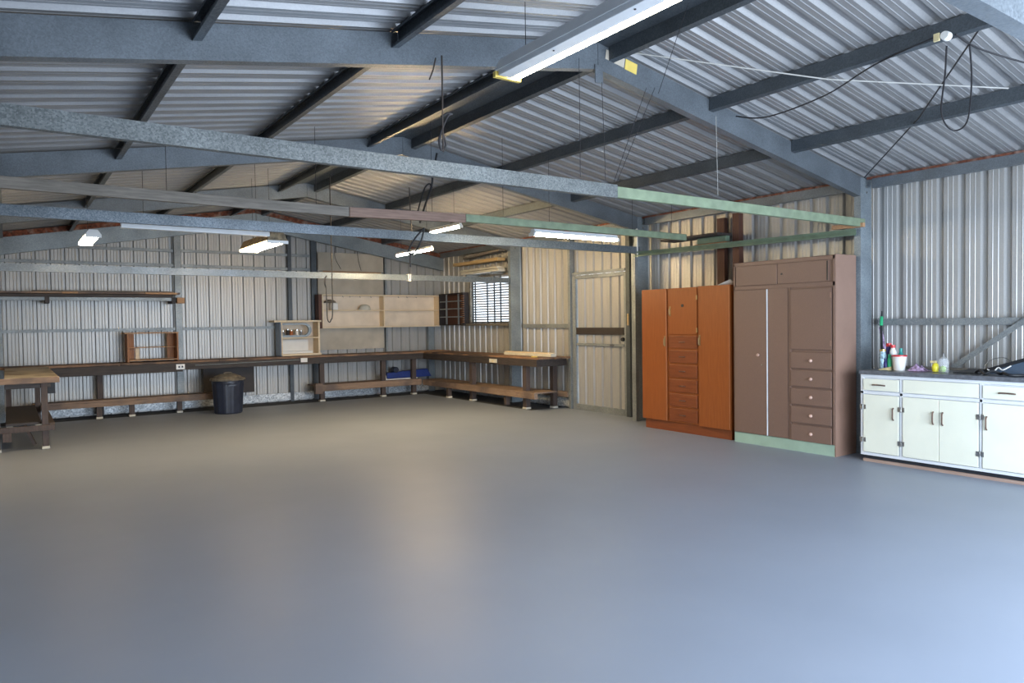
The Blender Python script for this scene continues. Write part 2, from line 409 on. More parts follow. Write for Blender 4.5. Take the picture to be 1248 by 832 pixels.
# worn sticker and cleat on the near frame
part('sticker', MB().beam((3.94, FY[1]-.003, 3.605), (4.14, FY[1]-.003, 3.57), .003, .075), M['board'], f1, label='worn paper sticker')
part('sticker', MB().beam((4.15, FY[1]-.003, 3.568), (4.28, FY[1]-.003, 3.546), .003, .085), M['yellow_cap'], f1, label='yellow square sticker')
part('hook_plate', MB().box(3.82, 3.90, FY[1]-.012, FY[1]-.004, 3.36, 3.50), M['beam'], f1)
# gable rafters with rust red top edge
t = thing('gable_rafter', 'deep steel gable rafter with rusty top edge along the back wall', 'rafter', (AX, 13.8, 3.3))
for s, xe in ((1, 7.88), (-1, XL+.05)):
    dd = .30
    pr = [(0,-dd),(.09,-dd),(.09,-.03),(0,-.03)]
    part('rafter', MB().sweep(pr, (AX, 13.80, rz(AX)-.07), (xe, 13.80, rz(xe)-.07), (0,1,0), (0,0,1)), M['post'], t)
    pr = [(-.02,-.03),(.11,-.03),(.11,.055),(-.02,.055)]
    part('rusty_edge', MB().sweep(pr, (AX, 13.80, rz(AX)-.075), (xe, 13.80, rz(xe)-.075), (0,1,0), (0,0,1)), M['rust'], t, label='rusty red-brown top edge')

# purlins, one per bay
purl = [(5.17,'second right of the ridge'), (6.40,'third right of the ridge'), (3.97,'first right of the ridge'),
        (3.46,'first left of the ridge'), (2.13,'second left of the ridge'), (.93,'third left of the ridge')]
bays = [(YF, FY[0], 'bay over the viewer'), (FY[0]+.08, FY[1], 'nearest full bay'), (FY[1]+.08, FY[2], 'second bay'), (FY[2]+.08, FY[3], 'third bay'), (FY[3]+.08, 13.78, 'bay by the back wall')]
for X, w1 in purl:
    for y0, y1, w2 in bays:
        s = 1 if X > AX else -1; h = .11
        z = rz(X)-h-.012
        a, b2 = rz(X)-.012, 0
        pr = cprof(h, .05); sl = -.172*s
        pr2 = [(a_, b_ + sl*a_*s*1.0) for a_, b_ in pr]
        solo('roof_purlin', MB().sweep(pr2, (X, y0+.006, z), (X, y1-.006, z), (s,0,0), (0,0,1)), M['dark_steel'],
             f'dark steel roof purlin {w1}, in the {w2}', 'purlin', 'roof purlins')
# eave struts with the red-painted closure above
for s, X, w1 in ((1, 7.74, 'right'), (-1, .0, 'left')):
    for y0, y1, w2 in bays:
        if y1 < 1: y1 = FY[0]
        z = rz(X)-.135
        t = thing('eave_beam', f'galvanised eave beam with red strip above it on the {w1} wall, in the {w2}', 'beam', (X, (y0+y1)/2, z), 'eave beams')
        xx = X if s == 1 else X-.06
        part('channel', MB().sweep(cprof(.10, .06), (xx, y0+.09 if s == 1 else y0+.09, z), (xx, y1-.09, z), (1,0,0), (0,0,1)), M['beam'], t)
        part('closure_strip', MB().box(X+s*.005, X+s*.03, y0+.03, y1-.03, z+.10, z+.125), M['rust'], t, label='dull red closure strip')

# ------------------------------------------------------------------ tie beams
def channel(x0, x1, Y, z0, h, mat, label, name='tie_beam', w=.05):
    return solo(name, MB().sweep(cprof(h, w), (x0, Y, z0), (x1, Y, z0), (0,1,0), (0,0,1)), mat, label, 'beam')
YA = FY[1]+.08
YA = 4.20
channel(-.08, 3.99, YA, 2.468, .103, M['spangle'], 'broad spangled galvanised channel crossing low at the nearest portal frame')
solo('tie_beam', MB().box(4.0, 7.66, YA+.01, YA+.055, 2.475, 2.562), M['green'], 'pale green painted beam continuing the nearest spangled channel to the right post', 'beam', bevel=.004)
channel(-.08, 7.66, .93, 2.40, .12, M['beam'], 'galvanised channel crossing the top right corner of the view, nearest of all', w=.06)
YC = FY[2]-.07
channel(-.08, 7.66, YC, 2.475, .10, M['bluespangle'], 'blue-grey galvanised channel crossing the shed at the second portal frame')
YD = FY[3]-.07
channel(-.08, 7.60, YD, 2.215, .095, M['bluespangle'], 'lowest galvanised channel crossing the shed at the farthest portal frame')
# hung timber at Y=6.4, three joined lengths
B = 6.40
def timber(x0, x1, za, zb, mat, label, h=.088):
    mb = MB().sweep([(0,0),(.05,0),(.05,h),(0,h)], (x0, B, za), (x1, B, zb), (0,1,0), (0,0,1))
    solo('hanging_timber', mb, mat, label, 'beam', bevel=.003)
timber(-.08, 2.655, 2.52, 2.505, M['grey_wood_x'], 'grey weathered timber hung across the shed behind the broad spangled channel')
timber(2.66, 3.93, 2.505, 2.535, M['red_wood_x'], 'reddish brown timber hung between the grey timber and the long green one')
timber(3.935, 7.30, 2.545, 2.53, M['green'], 'long green painted timber hung above the brightest fluorescent light', .078)
# side rail between the right wall posts
solo('side_rail', MB().sweep(cprof(.07, .04), (7.62, FY[1]+.02, 2.39), (7.62, FY[2]-.01, 2.43), (-1,0,0), (0,0,1)), M['green_dark'],
     'dark green rail running between two posts above the cupboards', 'rail')
solo('timber_offcut', MB().beam((7.58, 4.18, 2.49), (7.60, 4.55, 2.50), .045, .045), M['tanwood_x'],
     'brown timber offcut resting on the end of the green rail at the near post', 'offcut', bevel=.003)
# timber rack by the wall over the orange cupboard
solo('timber_post', MB().box(7.74, 7.83, 5.92, 6.02, 0, 2.86), M['brownpost'], 'tall red-brown timber post rising in the gap between the orange and brown cupboards', 'post')
solo('timber_post', MB().box(7.83, 7.90, 6.22, 6.34, 0, 2.84), M['brownpost'], 'red-brown timber post against the wall above the orange cupboard', 'post')
solo('timber_plank', MB().box(7.45, 7.735, 6.03, 7.0, 2.576, 2.606), M['fascia_y'], 'dark plank lying high between the red-brown posts and the roof edge', 'plank')
solo('timber_plank', MB().box(7.62, 7.70, 6.03, 6.50, 2.50, 2.575), M['green_dark'], 'short green block under the dark plank beside the red-brown posts', 'plank', bevel=.003)
solo('timber_plank', MB().box(7.62, 7.80, 6.021, 6.55, 2.44, 2.499), M['tanwood'], 'short red-brown board below the green block by the red-brown posts', 'plank', bevel=.003)
solo('paper_scrap', MB().poly([(7.30,5.92,1.918),(7.33,5.74,1.985),(7.36,5.72,1.955),(7.38,5.76,1.918)], (.005,0,.004)), M['white'], 'white paper scrap on top of the orange cupboard', 'paper')

# ------------------------------------------------------------------ lights
def batten(loc, length, along, label, tubes, width=.11, height=.06, tubemat='tube_warm', housing='fixture', reflector=False, cap='fixture'):
    """fluorescent batten; loc = centre of the tube line; along = 'x'/'y'"""
    t = thing('fluorescent_light', label, 'light', loc, 'fluorescent lights')
    x, y, z = loc; L = length/2; w = width/2
    def bx(a0, a1, b0, b1, c0, c1, m=None):
        m = m or MB()
        return m.box(x+b0, x+b1, y+a0, y+a1, z+c0, z+c1) if along == 'y' else m.box(x+a0, x+a1, y+b0, y+b1, z+c0, z+c1)
    pr = [(-w, .018), (-w*.55, .018+height), (w*.55, .018+height), (w, .018)]
    if along == 'y': m = MB().sweep(pr, (x, y-L, z), (x, y+L, z), (1,0,0), (0,0,1))
    else: m = MB().sweep(pr, (x-L, y, z), (x+L, y, z), (0,1,0), (0,0,1))
    h = part('housing', m, M[housing], t)
    offs = {0: [], 1: [0], 2: [-w*.55, w*.55]}[tubes]
    for o in offs:
        p0 = (x+o, y-L+.03, z) if along == 'y' else (x-L+.03, y+o, z)
        p1 = (x+o, y+L-.03, z) if along == 'y' else (x+L-.03, y+o, z)
        part('tube', MB().tube([p0, p1], .017, 12), M[tubemat], t)
    for s in (-1, 1):
        part('end_cap', bx(s*(L+.002)-.014, s*(L+.002)+.014, -w, w, -.018, .017), M[cap], t)
    return t, h
def hang(p0, p1, label, r=.0025, mat='wire'):
    solo('suspension_wire', MB().tube([p0, p1], r, 6), M[mat], label, 'wire')
t, h = batten((2.66, 3.05, 3.06), 1.50, 'y', 'long lit fluorescent light nearest the viewer, with yellowed end cap', 0, .20, .085, 'tube_near', cap='yellow_cap')
part('tube', MB().tube([(2.71, 2.33, 3.06), (2.71, 3.77, 3.06)], .019, 14), M['tube_near'], t)
part('ballast_cover', MB().box(2.57, 2.665, 2.33, 3.77, 3.045, 3.077), M['fixture'], t, .004)
for yy in (2.6, 3.25): part('screw', MB().lathe((2.60, yy, 3.040), [(0,0),(.006,0),(.006,.004),(0,.004)], 10), M['wire'], t)
batten((5.43, 6.42, 2.465), 1.25, 'x', 'lit fluorescent light fixed under the green hanging timber', 1, .10, .04, 'tube_cool')
batten((5.15, 9.93, 2.58), 1.15, 'y', 'lit warm fluorescent light hanging in front of the pale wall cupboard', 1, .045, .035)
batten((5.15, 8.95, 2.82), .85, 'y', 'lit warm fluorescent light just under the reddish hanging timber', 1, .05, .045)
batten((2.60, 9.00, 2.46), 1.20, 'y', 'wide lit twin tube light with grubby housing left of centre', 2, .24, .10, 'tube_wide', 'fixture_dirty')
batten((.80, 9.45, 2.49), .95, 'y', 'small lit light at the far left below the rusty rafter edge', 2, .15, .05, 'tube_wide')
# unlit pale rail near the second frame
solo('pale_rail', MB().sweep(cprof(.05, .08), (.95, 7.98, 2.475), (2.40, 8.02, 2.475), (0,1,0), (0,0,1)), M['fixture'], 'pale blue-white unlit rail just below the blue-grey channel', 'rail')

# suspension wires
A0 = YA+.03
for i, (x, zt, x2, lab) in enumerate(((3.86, 3.36, 3.89, 'thin wire hanging from the plate at the ridge to the spangled channel'),
                                     (3.63, 3.50, 3.63, 'thin wire hanging left of the ridge plate to the spangled channel'),
                                     (5.22, 3.30, 5.24, 'pale wire from the near frame to the green painted beam'),)):
    hang((x, A0, zt), (x2, A0, 2.60), lab, mat='wire_light' if i == 2 else 'wire')
hang((4.35, A0, 3.40), (3.98, A0, 2.60), 'slanting twisted wire tied to the right end of the spangled channel')
hang((4.45, A0, 3.42), (4.02, A0+.01, 2.60), 'slanting wire just right of the twisted one at the end of the spangled channel')
solo('thin_string', MB().tube([(3.80, 3.30, 3.62), (4.30, 4.05, 3.30)], .0022, 6), M['wire'], 'thin dark string running from the ridge past the near light', 'string')
for x, y, zt, zb, lab in ((4.42, 6.43, 3.48, 2.60, 'thin wire holding the green hanging timber above its left end'),
                          (5.05, 6.43, 3.42, 2.60, 'thin wire holding the green hanging timber left of its light'),
                          (6.35, 6.43, 3.16, 2.60, 'thin wire holding the green hanging timber at the right end of its light'),
                          (7.05, 6.43, 3.06, 2.60, 'thin wire holding the far right end of the green hanging timber'),
                          (3.55, 6.43, 3.52, 2.58, 'wire holding the reddish hanging timber'),
                          (1.1, 6.43, 3.1, 2.56, 'wire holding the grey hanging timber at the left'),
                          (2.35, 6.43, 3.3, 2.56, 'wire holding the grey hanging timber near its right end')):
    hang((x, y, zt), (x, y, zb), lab)
for x, y, zt, zb, lab in ((5.15, 9.5, 3.4, 2.66, 'wire carrying the near end of the warm light in front of the cupboard'),
                          (5.15, 10.35, 3.4, 2.66, 'wire carrying the far end of the warm light in front of the cupboard'),
                          (5.15, 8.7, 3.4, 2.90, 'wire carrying the warm light under the reddish timber'),
                          (2.60, 8.7, 3.36, 2.58, 'wire carrying the near end of the wide twin tube light'),
                          (2.60, 9.4, 3.36, 2.58, 'wire carrying the far end of the wide twin tube light'),
                          (.80, 9.6, 3.12, 2.56, 'wire carrying the small light at the far left'),
                          (2.66, 2.6, 3.46, 3.16, 'wire carrying the near end of the nearest light'),
                          (2.66, 3.6, 3.46, 3.16, 'wire carrying the far end of the nearest light'),
                          (1.15, 8.0, 3.19, 2.53, 'wire carrying the left end of the pale unlit rail'),
                          (2.25, 8.0, 3.38, 2.53, 'wire carrying the right end of the pale unlit rail')):
    hang((x, y, zt), (x, y, zb), lab)
# rope with hook tied between near frame and spangled channel
t = thing('hanging_rope', 'knotted rope hanging from the near frame to the spangled channel', 'rope', (2.40, YA-.02, 2.6))
part('rope', MB().tube(smooth_pts([(2.40, YA-.02, 3.26), (2.40, YA-.02, 3.0), (2.395, YA-.025, 2.85), (2.40, YA-.02, 2.63)]), .006), M['rope'], t)
part('hook', MB().tube(smooth_pts([(2.39, YA-.02, 2.86), (2.44, YA-.02, 2.89), (2.47, YA-.02, 2.885), (2.44, YA-.02, 2.87), (2.395, YA-.02, 2.78), (2.37, YA-.02, 2.70), (2.385, YA-.02, 2.64), (2.42, YA-.02, 2.68), (2.395, YA-.02, 2.76)]), .007), M['wire'], t)
solo('loose_strap', MB().tube([(2.36, YA-.01, 3.24), (2.34, YA-.01, 3.16), (2.31, YA-.01, 3.09)], .005), M['rope'], 'short loose cord end below the near frame left of the knotted rope', 'cord')
# black hoses looped over the channel
t = thing('hanging_hose', 'looped black hose draped between the roof and the blue-grey channel', 'hose', (3.8, 7.2, 2.1))
part('hose', MB().tube(smooth_pts([(4.05,7.2,3.42),(4.0,7.2,3.20),(3.97,7.2,3.03),(3.88,7.2,2.80),(3.82,7.2,2.62)]), .012), M['black'], t)
part('hose', MB().tube(smooth_pts([(3.78,7.22,2.66),(3.84,7.22,2.86),(3.90,7.22,3.02),(3.96,7.22,3.07),(3.98,7.2,3.02)]), .009), M['black'], t)
part('hose', MB().tube(smooth_pts([(3.86,7.18,2.56),(3.76,7.18,2.46),(3.69,7.18,2.36),(3.66,7.18,2.27),(3.74,7.18,2.29),(3.82,7.18,2.42),(3.86,7.18,2.55)]), .010), M['black'], t)
part('cord', MB().tube([(3.68,7.18,2.30),(3.68,7.18,2.12)], .009), M['wire'], t)
hang((5.60, YD-.02, 2.95), (5.55, YD-.02, 2.24), 'dark cord dropping to the white clip on the lowest channel', .006)
solo('white_clip', MB().box(5.53, 5.58, YD-.012, YD+.055, 2.20, 2.325), M['white'], 'white plastic clip wrapped around the lowest channel', 'clip')
# long rod loop in the middle
t = thing('hanging_rod', 'long thin black rod loop hanging from the ridge in front of the cupboard', 'rod', (3.62, 9.5, 1.53))
part('rod', MB().tube(smooth_pts([(3.70,9.5,3.52),(3.67,9.5,3.46),(3.67,9.5,2.6),(3.67,9.5,1.70),(3.645,9.5,1.56),(3.62,9.5,1.53),(3.595,9.5,1.58),(3.59,9.5,1.75),(3.585,9.5,2.0)]), .0075), M['wire'], t)
part('hook', MB().tube(smooth_pts([(3.585,9.5,2.0),(3.57,9.5,2.05),(3.575,9.5,2.13),(3.60,9.5,2.16)]), .010), M['wire'], t)
solo('hanging_rod', MB().tube(smooth_pts([(4.72,9.2,3.42),(4.73,9.2,3.1),(4.75,9.2,2.72)]), .008), M['wire'], 'short straight black rod hanging behind the reddish timber', 'rod')
# cables top right
solo('power_cable', MB().tube([(5.16,2.05,3.38), (6.3,3.0,3.16), (7.62,4.20,3.00)], .006), M['wire'], 'straight black cable from the roof down to the top of the near right post', 'cable')
solo('power_cable', MB().tube(smooth_pts([(5.20,2.30,3.30), (5.45,2.42,3.20), (5.80,2.60,3.02), (6.02,2.62,2.93), (5.98,2.50,2.96), (5.62,2.32,3.14), (5.30,2.20,3.30)]), .006), M['wire'], 'hanging loop of black cable below the white junction box', 'cable')
solo('power_cable', MB().tube(smooth_pts([(5.46,4.20,3.33), (5.50,3.90,3.26), (5.40,3.3,3.27), (5.22,2.80,3.33), (5.12,2.32,3.36)]), .006), M['wire'], 'sagging black cable from the near frame to the white junction box', 'cable')
solo('power_cable', MB().tube(smooth_pts([(5.14,2.22,3.34), (5.5,2.15,3.27), (6.4,1.75,3.10)]), .006), M['wire'], 'black cable leaving the junction box toward the right picture edge', 'cable')
t = thing('junction_box', 'round white junction box on a roof purlin at top right', 'junction box', (5.10, 2.26, 3.33))
part('base', MB().lathe((5.10, 2.26, 3.335), [(0,-.025),(.026,-.025),(.03,.0),(.03,.025),(0,.025)], 16, rot=Matrix.Rotation(PI/2, 3, 'Y')), M['white'], t)
part('clip', MB().box(5.07, 5.085, 2.29, 2.325, 3.31, 3.36), M['sponge'], t)
solo('string_line', MB().tube([(3.98, 4.15, 3.60), (5.2, 3.15, 3.32), (6.10, 2.27, 3.17)], .0055), M['wire_light'], 'white cord stretched from the near frame to the right across the roof', 'cord')
for i, (y, x0, x1) in enumerate(((3.05, 4.3, 5.3), (3.06, 5.4, 6.3), (2.24, 5.4, 6.2))):
    pass

# ------------------------------------------------------------------ back bench
def leg(mb_box, parent, foot=True):
    l = part('leg', MB().box(*mb_box), M['leg'], parent, .003)
    x0, x1, y0, y1, z0, z1 = mb_box
    if foot: part('foot', MB().box(x0-.006, x1+.006, y0-.006, y1+.006, 0, .03), M['offwhite'], l)
    return l
t = thing('workbench', 'long dark timber workbench along the back wall', 'workbench', (3.85, 13.8, 0))
x = -.05; k = 0
tops = [(-.12, 1.55), (1.555, 3.1), (3.105, 5.2), (5.205, 7.18)]
for a, b in tops:
    part('top_plank', MB().box(a, b, 13.52, 13.78, .865, .90), M['bench_x'], t, .004)
    part('top_plank', MB().box(a, b, 13.785, 14.06, .865, .90), M['bench_x'], t, .004)
part('fascia', MB().box(.55, 2.50, 13.54, 13.58, .715, .862), M['fascia_x'], t, .003)
part('fascia', MB().box(2.50, 5.0, 13.53, 13.57, .745, .862), M['fascia_x'], t, .003)
part('fascia', MB().box(5.0, 7.2, 13.54, 13.58, .745, .862), M['fascia_x'], t, .003)
for x in (5.02, 6.32, 7.02): leg((x-.045, x+.045, 13.60, 13.69, .03, .862), t)
for x in (1.27,): leg((x-.045, x+.045, 13.86, 13.95, .03, .862), t, False)
part('lower_shelf', MB().box(4.86, 7.16, 13.60, 14.0, .30, .325), M['shelfplank_x'], t, .003)
part('shelf_rail', MB().box(4.98, 7.16, 13.545, 13.595, .20, .325), M['shelfplank_x'], t, .003)
part('end_block', MB().box(4.84, 4.98, 13.48, 13.595, .16, .36), M['shelfplank_x'], t, .003)
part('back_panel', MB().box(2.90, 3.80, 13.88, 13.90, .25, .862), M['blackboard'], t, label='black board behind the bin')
# low bench shelf on the left
t = thing('low_bench', 'low brown plank bench under the left half of the long workbench', 'bench', (1.7, 13.6, 0))
part('plank', MB().box(.30, 3.0, 13.50, 13.78, .275, .31), M['shelfplank_x'], t, .004)
part('rail', MB().box(.30, 3.0, 13.51, 13.55, .20, .274), M['shelfplank_x'], t, .003)
for x in (1.22, 1.70, 2.44): leg((x-.04, x+.04, 13.56, 13.64, .03, .274), t)
# side bench
t = thing('workbench', 'dark timber workbench along the right wall beneath the louvre window', 'workbench', (7.5, 11.6, 0))
for a, b in ((9.50, 11.4), (11.405, 13.5)):
    part('top_plank', MB().box(7.20, 7.52, a, b, .865, .895), M['bench_y'], t, .004)
for a, b, x1 in ((9.45, 10.93, 7.86), (10.932, 11.04, 7.655), (11.042, 13.5, 7.86)):
    part('top_plank', MB().box(7.525, x1, a, b, .865, .895), M['bench_y'], t, .004)
part('top_plank', MB().box(7.19, 7.86, 13.51, 14.01, .867, .905), M['tanwood_x'], t, .004, 'orange-brown corner plank')
part('fascia', MB().box(7.20, 7.24, 9.55, 13.55, .74, .864), M['fascia_y'], t, .003)
part('end_rail', MB().box(7.24, 7.86, 9.57, 9.61, .74, .864), M['fascia_y'], t, .003)
for y in (11.72, 9.98): leg((7.25, 7.34, y-.05, y+.05, .03, .862), t)
leg((7.70, 7.79, 9.75, 9.84, .03, .862), t)
leg((7.18, 7.26, 12.46, 12.54, .03, .285), t); leg((7.20, 7.28, 10.46, 10.53, .03, .285), t, False)
part('lower_shelf', MB().box(7.24, 7.655, 9.60, 13.59, .285, .31), M['shelfplank_y'], t, .003)
part('shelf_rail', MB().box(7.16, 7.235, 9.58, 13.50, .20, .31), M['shelfplank_y'], t, .003)
part('shelf_rail', MB().box(7.80, 7.83, 9.50, 10.2, .20, .30), M['shelfplank_y'], t, .003)
# left table
t = thing('work_table', 'rough timber work table with pale worn top at the left edge', 'table', (.2, 12.0, 0))
part('top', MB().box(-.035, .52, 10.62, 13.42, .865, .90), M['tabletop'], t, .005)
part('top_edge', MB().box(-.16, .53, 10.585, 10.62, .825, .895), M['shelfplank_x'], t, .004)
part('apron', MB().box(-.035, .44, 10.70, 10.74, .76, .862), M['table_dark'], t, .003)
part('bracket', MB().box(.42, .50, 11.0, 11.4, .66, .862), M['kick'], t)
for a in ((.335, .405, 10.68, 10.77), (-.16, -.09, 10.68, 10.77), (.335, .405, 13.2, 13.3), (-.03, .04, 13.2, 13.3)):
    leg((a[0], a[1], a[2], a[3], .03, .862), t)
part('lower_shelf', MB().box(-.035, .33, 10.78, 13.19, .30, .33), M['table_dark'], t, .003)
part('shelf_rail', MB().box(-.17, .47, 10.63, 10.675, .23, .30), M['leg'], t, .003)
part('shelf_rail', MB().box(.41, .47, 10.68, 13.2, .23, .32), M['leg'], t, .003)
part('end_block', MB().box(-.07, .02, 10.60, 10.66, .13, .235), M['leg'], t, .003)
part('brace', MB().beam((.26, 10.76, .05), (.16, 10.78, .30), .05, .03), M['leg'], t)
solo('white_post', MB().box(-.17, -.10, 10.50, 10.56, 0, .62), M['white'], 'white painted post at the very left edge before the work table', 'post')

# outlets
for (x0, x1, y, z0, z1, lab) in ((2.39, 2.53, 13.535, .755, .845, 'white double power outlet on the workbench fascia near the bookcase'),
                                (4.57, 4.70, 13.522, .785, .865, 'white power outlet on the workbench fascia below the pale open box')):
    t = thing('power_outlet', lab, 'outlet', ((x0+x1)/2, y, z0))
    part('plate', MB().box(x0, x1, y-.012, y-.002, z0, z1), M['white'], t, .002)
    if x0 < 3:
        for xx in (x0+.035, x1-.055): part('socket', MB().box(xx, xx+.028, y-.016, y-.0125, z0+.028, z0+.06), M['black'], t)
t = thing('power_outlet', 'cream power outlet on the fascia of the right wall workbench', 'outlet', (7.19, 10.85, .765))
part('plate', MB().box(7.186, 7.198, 10.73, 10.97, .765, .835), M['offwhite'], t, .002)
part('switch', MB().box(7.180, 7.185, 10.83, 10.87, .785, .81), M['sponge'], t)

# pipe on fascia
solo('conduit_pipe', MB().tube([(2.7, 13.52, .815), (4.56, 13.51, .835)], .008), M['girt'], 'thin grey conduit along the fascia left of the cream outlet', 'conduit')

# bin
t = thing('rubbish_bin', 'dark blue ribbed rubbish bin with dirty domed lid', 'bin', (3.10, 12.95, 0))
pts = []
nn = 48
mbb = MB(); prof = [(.215, 0), (.225, .02), (.255, .50), (.262, .53), (.262, .56), (.235, .56), (.20, .05)]
v = []
for r, z in prof:
    for k in range(nn):
        rr = r + (.006 if (k % 4 < 2 and .01 < z < .52) else 0)
        v.append((3.10+rr*math.cos(2*PI*k/nn), 12.95+rr*math.sin(2*PI*k/nn), z))
f = [(i*nn+k, i*nn+(k+1) % nn, (i+1)*nn+(k+1) % nn, (i+1)*nn+k) for i in range(len(prof)-1) for k in range(nn)]
f += [tuple(range(nn))[::-1], tuple(range((len(prof)-1)*nn, len(prof)*nn))]
mbb.add(v, f)
part('body', mbb, M['navy'], t)
lid = part('lid', MB().lathe((3.10, 12.95, .565), [(0,0),(.285,0),(.292,.02),(.28,.04),(.235,.045),(.215,.07),(.12,.105),(0,.115)], 32), M['lid'], t)
part('lid_handle', MB().tube(smooth_pts([(3.03,12.93,.66),(3.05,12.93,.69),(3.15,12.93,.69),(3.17,12.93,.66)]), .012), M['lid'], lid)
part('handle', MB().box(3.04, 3.16, 12.67, 12.70, .48, .50), M['navy'], t)

# blue vinyl roll on lower shelf
t = thing('vinyl_mat', 'rolled blue vinyl mat lying on the low shelf in the back corner', 'mat', (7.0, 13.85, .33))
part('mat', MB().poly([(6.45,13.72,.352),(6.45,13.72,.47),(6.62,13.72,.48),(7.40,13.72,.52),(7.50,13.72,.352)], (0,.15,0)), M['blue'], t, .01)
part('roll_end', MB().lathe((6.66,13.72,.525), [(0,0),(.06,0),(.065,.01),(.065,.14),(0,.15)], 20, rot=Matrix.Rotation(-PI/2, 3, 'X')), M['navy'], t)
solo('white_sheet', MB().poly([(6.38,13.70,.327),(6.36,13.70,.42),(6.41,13.70,.44),(6.43,13.70,.345),(7.14,13.70,.35),(7.14,13.70,.327)], (0,.24,0)), M['white'], 'white sheet crumpled under the blue vinyl mat', 'sheet')

# brown bookcase on the bench
t = thing('small_bookcase', 'small brown open-backed bookcase standing on the long workbench', 'bookcase', (2.04, 13.82, .90))
for xa in (1.66, 2.43): part('side_panel', MB().box(xa, xa+.025, 13.62, 13.95, .905, 1.385), M['tanwood'], t, .002)
part('inner_panel', MB().box(1.69, 1.80, 13.90, 13.92, .95, 1.38), M['tanwood'], t)
part('inner_panel', MB().box(2.32, 2.428, 13.90, 13.92, .95, 1.38), M['tanwood'], t)
part('top_board', MB().box(1.62, 2.46, 13.60, 13.96, 1.385, 1.405), M['tanwood_x'], t, .002)
part('bottom_board', MB().box(1.687, 2.428, 13.62, 13.95, .925, .945), M['tanwood_x'], t, .002)
part('shelf', MB().box(1.687, 2.428, 13.75, 13.89, 1.14, 1.155), M['tanwood_x'], t, .002)
solo('small_carton', MB().box(1.81, 1.87, 13.84, 13.93, .947, 1.135), M['ply'], 'narrow pale carton standing inside the brown bookcase', 'carton')

# long high shelf at left
t = thing('high_shelf', 'long rough two-board shelf with brown edges high on the back wall', 'shelf', (1.1, 13.8, 1.95))
part('plank', MB().box(-.15, 2.50, 13.60, 14.02, 2.055, 2.085), M['shelfplank_x'], t, .004)
part('plank', MB().box(.35, 2.40, 13.62, 14.0, 2.088, 2.108), M['grey_wood_x'], t, .004)
part('dark_board', MB().box(-.12, 2.38, 13.64, 14.02, 2.0, 2.05), M['fascia_x'], t, .003)
part('steel_rail', MB().box(-.1, 2.38, 13.66, 13.70, 1.945, 1.998), M['girt'], t)
for x in (.55, 2.40): part('bracket', MB().box(x-.03, x+.03, 13.63, 14.03, 1.90, 1.998), M['table_dark'], t)
solo('timber_offcut', MB().box(2.44, 2.56, 13.55, 13.68, 1.90, 2.0), M['tanwood_x'], 'orange-brown block end at the right end of the high rough shelf', 'offcut', bevel=.004)
for x, w, l in ((.75, .22, 'orange offcut lying on the left part of the high rough shelf'), (1.95, .5, 'long orange offcut lying on the right part of the high rough shelf')):
    solo('timber_offcut', MB().box(x, x+w, 13.575, 13.60, 2.055, 2.085), M['tanwood_x'], l, 'offcut')

# fibre board panels on the back wall
t = thing('wall_panel', 'large beige fibre board sheets with brown joint fixed on the back wall', 'panel', (5.86, 14.1, .97))
part('lower_sheet', MB().box(5.14, 6.56, YB-.072, YB-.055, .98, 2.56), M['board'], t, .002)
part('upper_sheet', MB().box(5.14, 6.56, YB-.095, YB-.075, 2.58, 2.95), M['board'], t, .002)
part('joint_strip', MB().box(5.25, 6.50, YB-.10, YB-.076, 2.555, 2.577), M['tanwood_x'], t)
part('cable', MB().tube(smooth_pts([(5.5,YB-.10,3.1),(5.5,YB-.10,2.85),(5.62,YB-.10,2.62)]), .005), M['wire'], t)
part('cable', MB().tube(smooth_pts([(5.98,YB-.10,3.05),(6.0,YB-.10,2.82),(6.06,YB-.10,2.6)]), .005), M['wire'], t)

# pale wall cupboard
t = thing('wall_cupboard', 'pale plywood open wall cupboard with two bays above the workbench corner', 'cupboard', (6.45, 13.95, 1.42))
part('back', MB().box(5.13, 7.76, 14.02, 14.035, 1.43, 2.09), M['plyback'], t)
part('top', MB().box(5.12, 7.77, 13.80, 14.02, 2.07, 2.095), M['ply'], t, .002)
part('bottom', MB().box(5.12, 7.77, 13.80, 14.02, 1.42, 1.445), M['ply'], t, .002)
for x in (5.12, 6.44, 7.745): part('side_panel', MB().box(x, x+.025, 13.80, 14.02, 1.446, 2.069), M['ply'], t, .002)
for a, b in ((5.147, 6.438), (6.467, 7.743)): part('shelf', MB().box(a, b, 13.81, 14.02, 1.765, 1.783), M['ply'], t, .002)
part('brown_end', MB().box(5.05, 5.115, 13.80, 14.0, 1.42, 2.09), M['brownpost'], t, .002, 'red-brown end board')
for k in range(7):
    x = (5.55, 5.70, 5.92, 6.16, 6.78, 6.98, 7.2)[k]
    part('hook', MB().tube(smooth_pts([(x,13.81,2.068),(x,13.81,2.045),(x+.012,13.81,2.04),(x+.015,13.81,2.05)]), .003, 6), M['wire'], t)
t = thing('hard_hat', 'pale round hard hat on the upper shelf of the wall cupboard', 'hat', (6.06, 13.9, 1.784))
part('shell', MB().lathe((6.06, 13.9, 1.79), [(.13,0),(.125,.03),(.105,.075),(.06,.10),(0,.108)], 24, sx=1.0, sy=.75), M['offwhite'], t)
part('brim', MB().lathe((6.05, 13.895, 1.784), [(0,0),(.14,0),(.14,.008),(0,.010)], 24, sx=1.0, sy=.78), M['offwhite'], t)
solo('white_box', MB().box(5.33, 5.47, 13.84, 13.98, 1.784, 1.93), M['white'], 'white box at the left end of the wall cupboard upper shelf', 'box', bevel=.02)
solo('dark_cap', MB().lathe((5.33, 13.93, 1.93), [(.14,.0),(.13,.03),(.08,.055),(0,.065)], 20, sx=.9, sy=.5), M['lid'], 'dark cap behind the white box in the wall cupboard', 'cap')

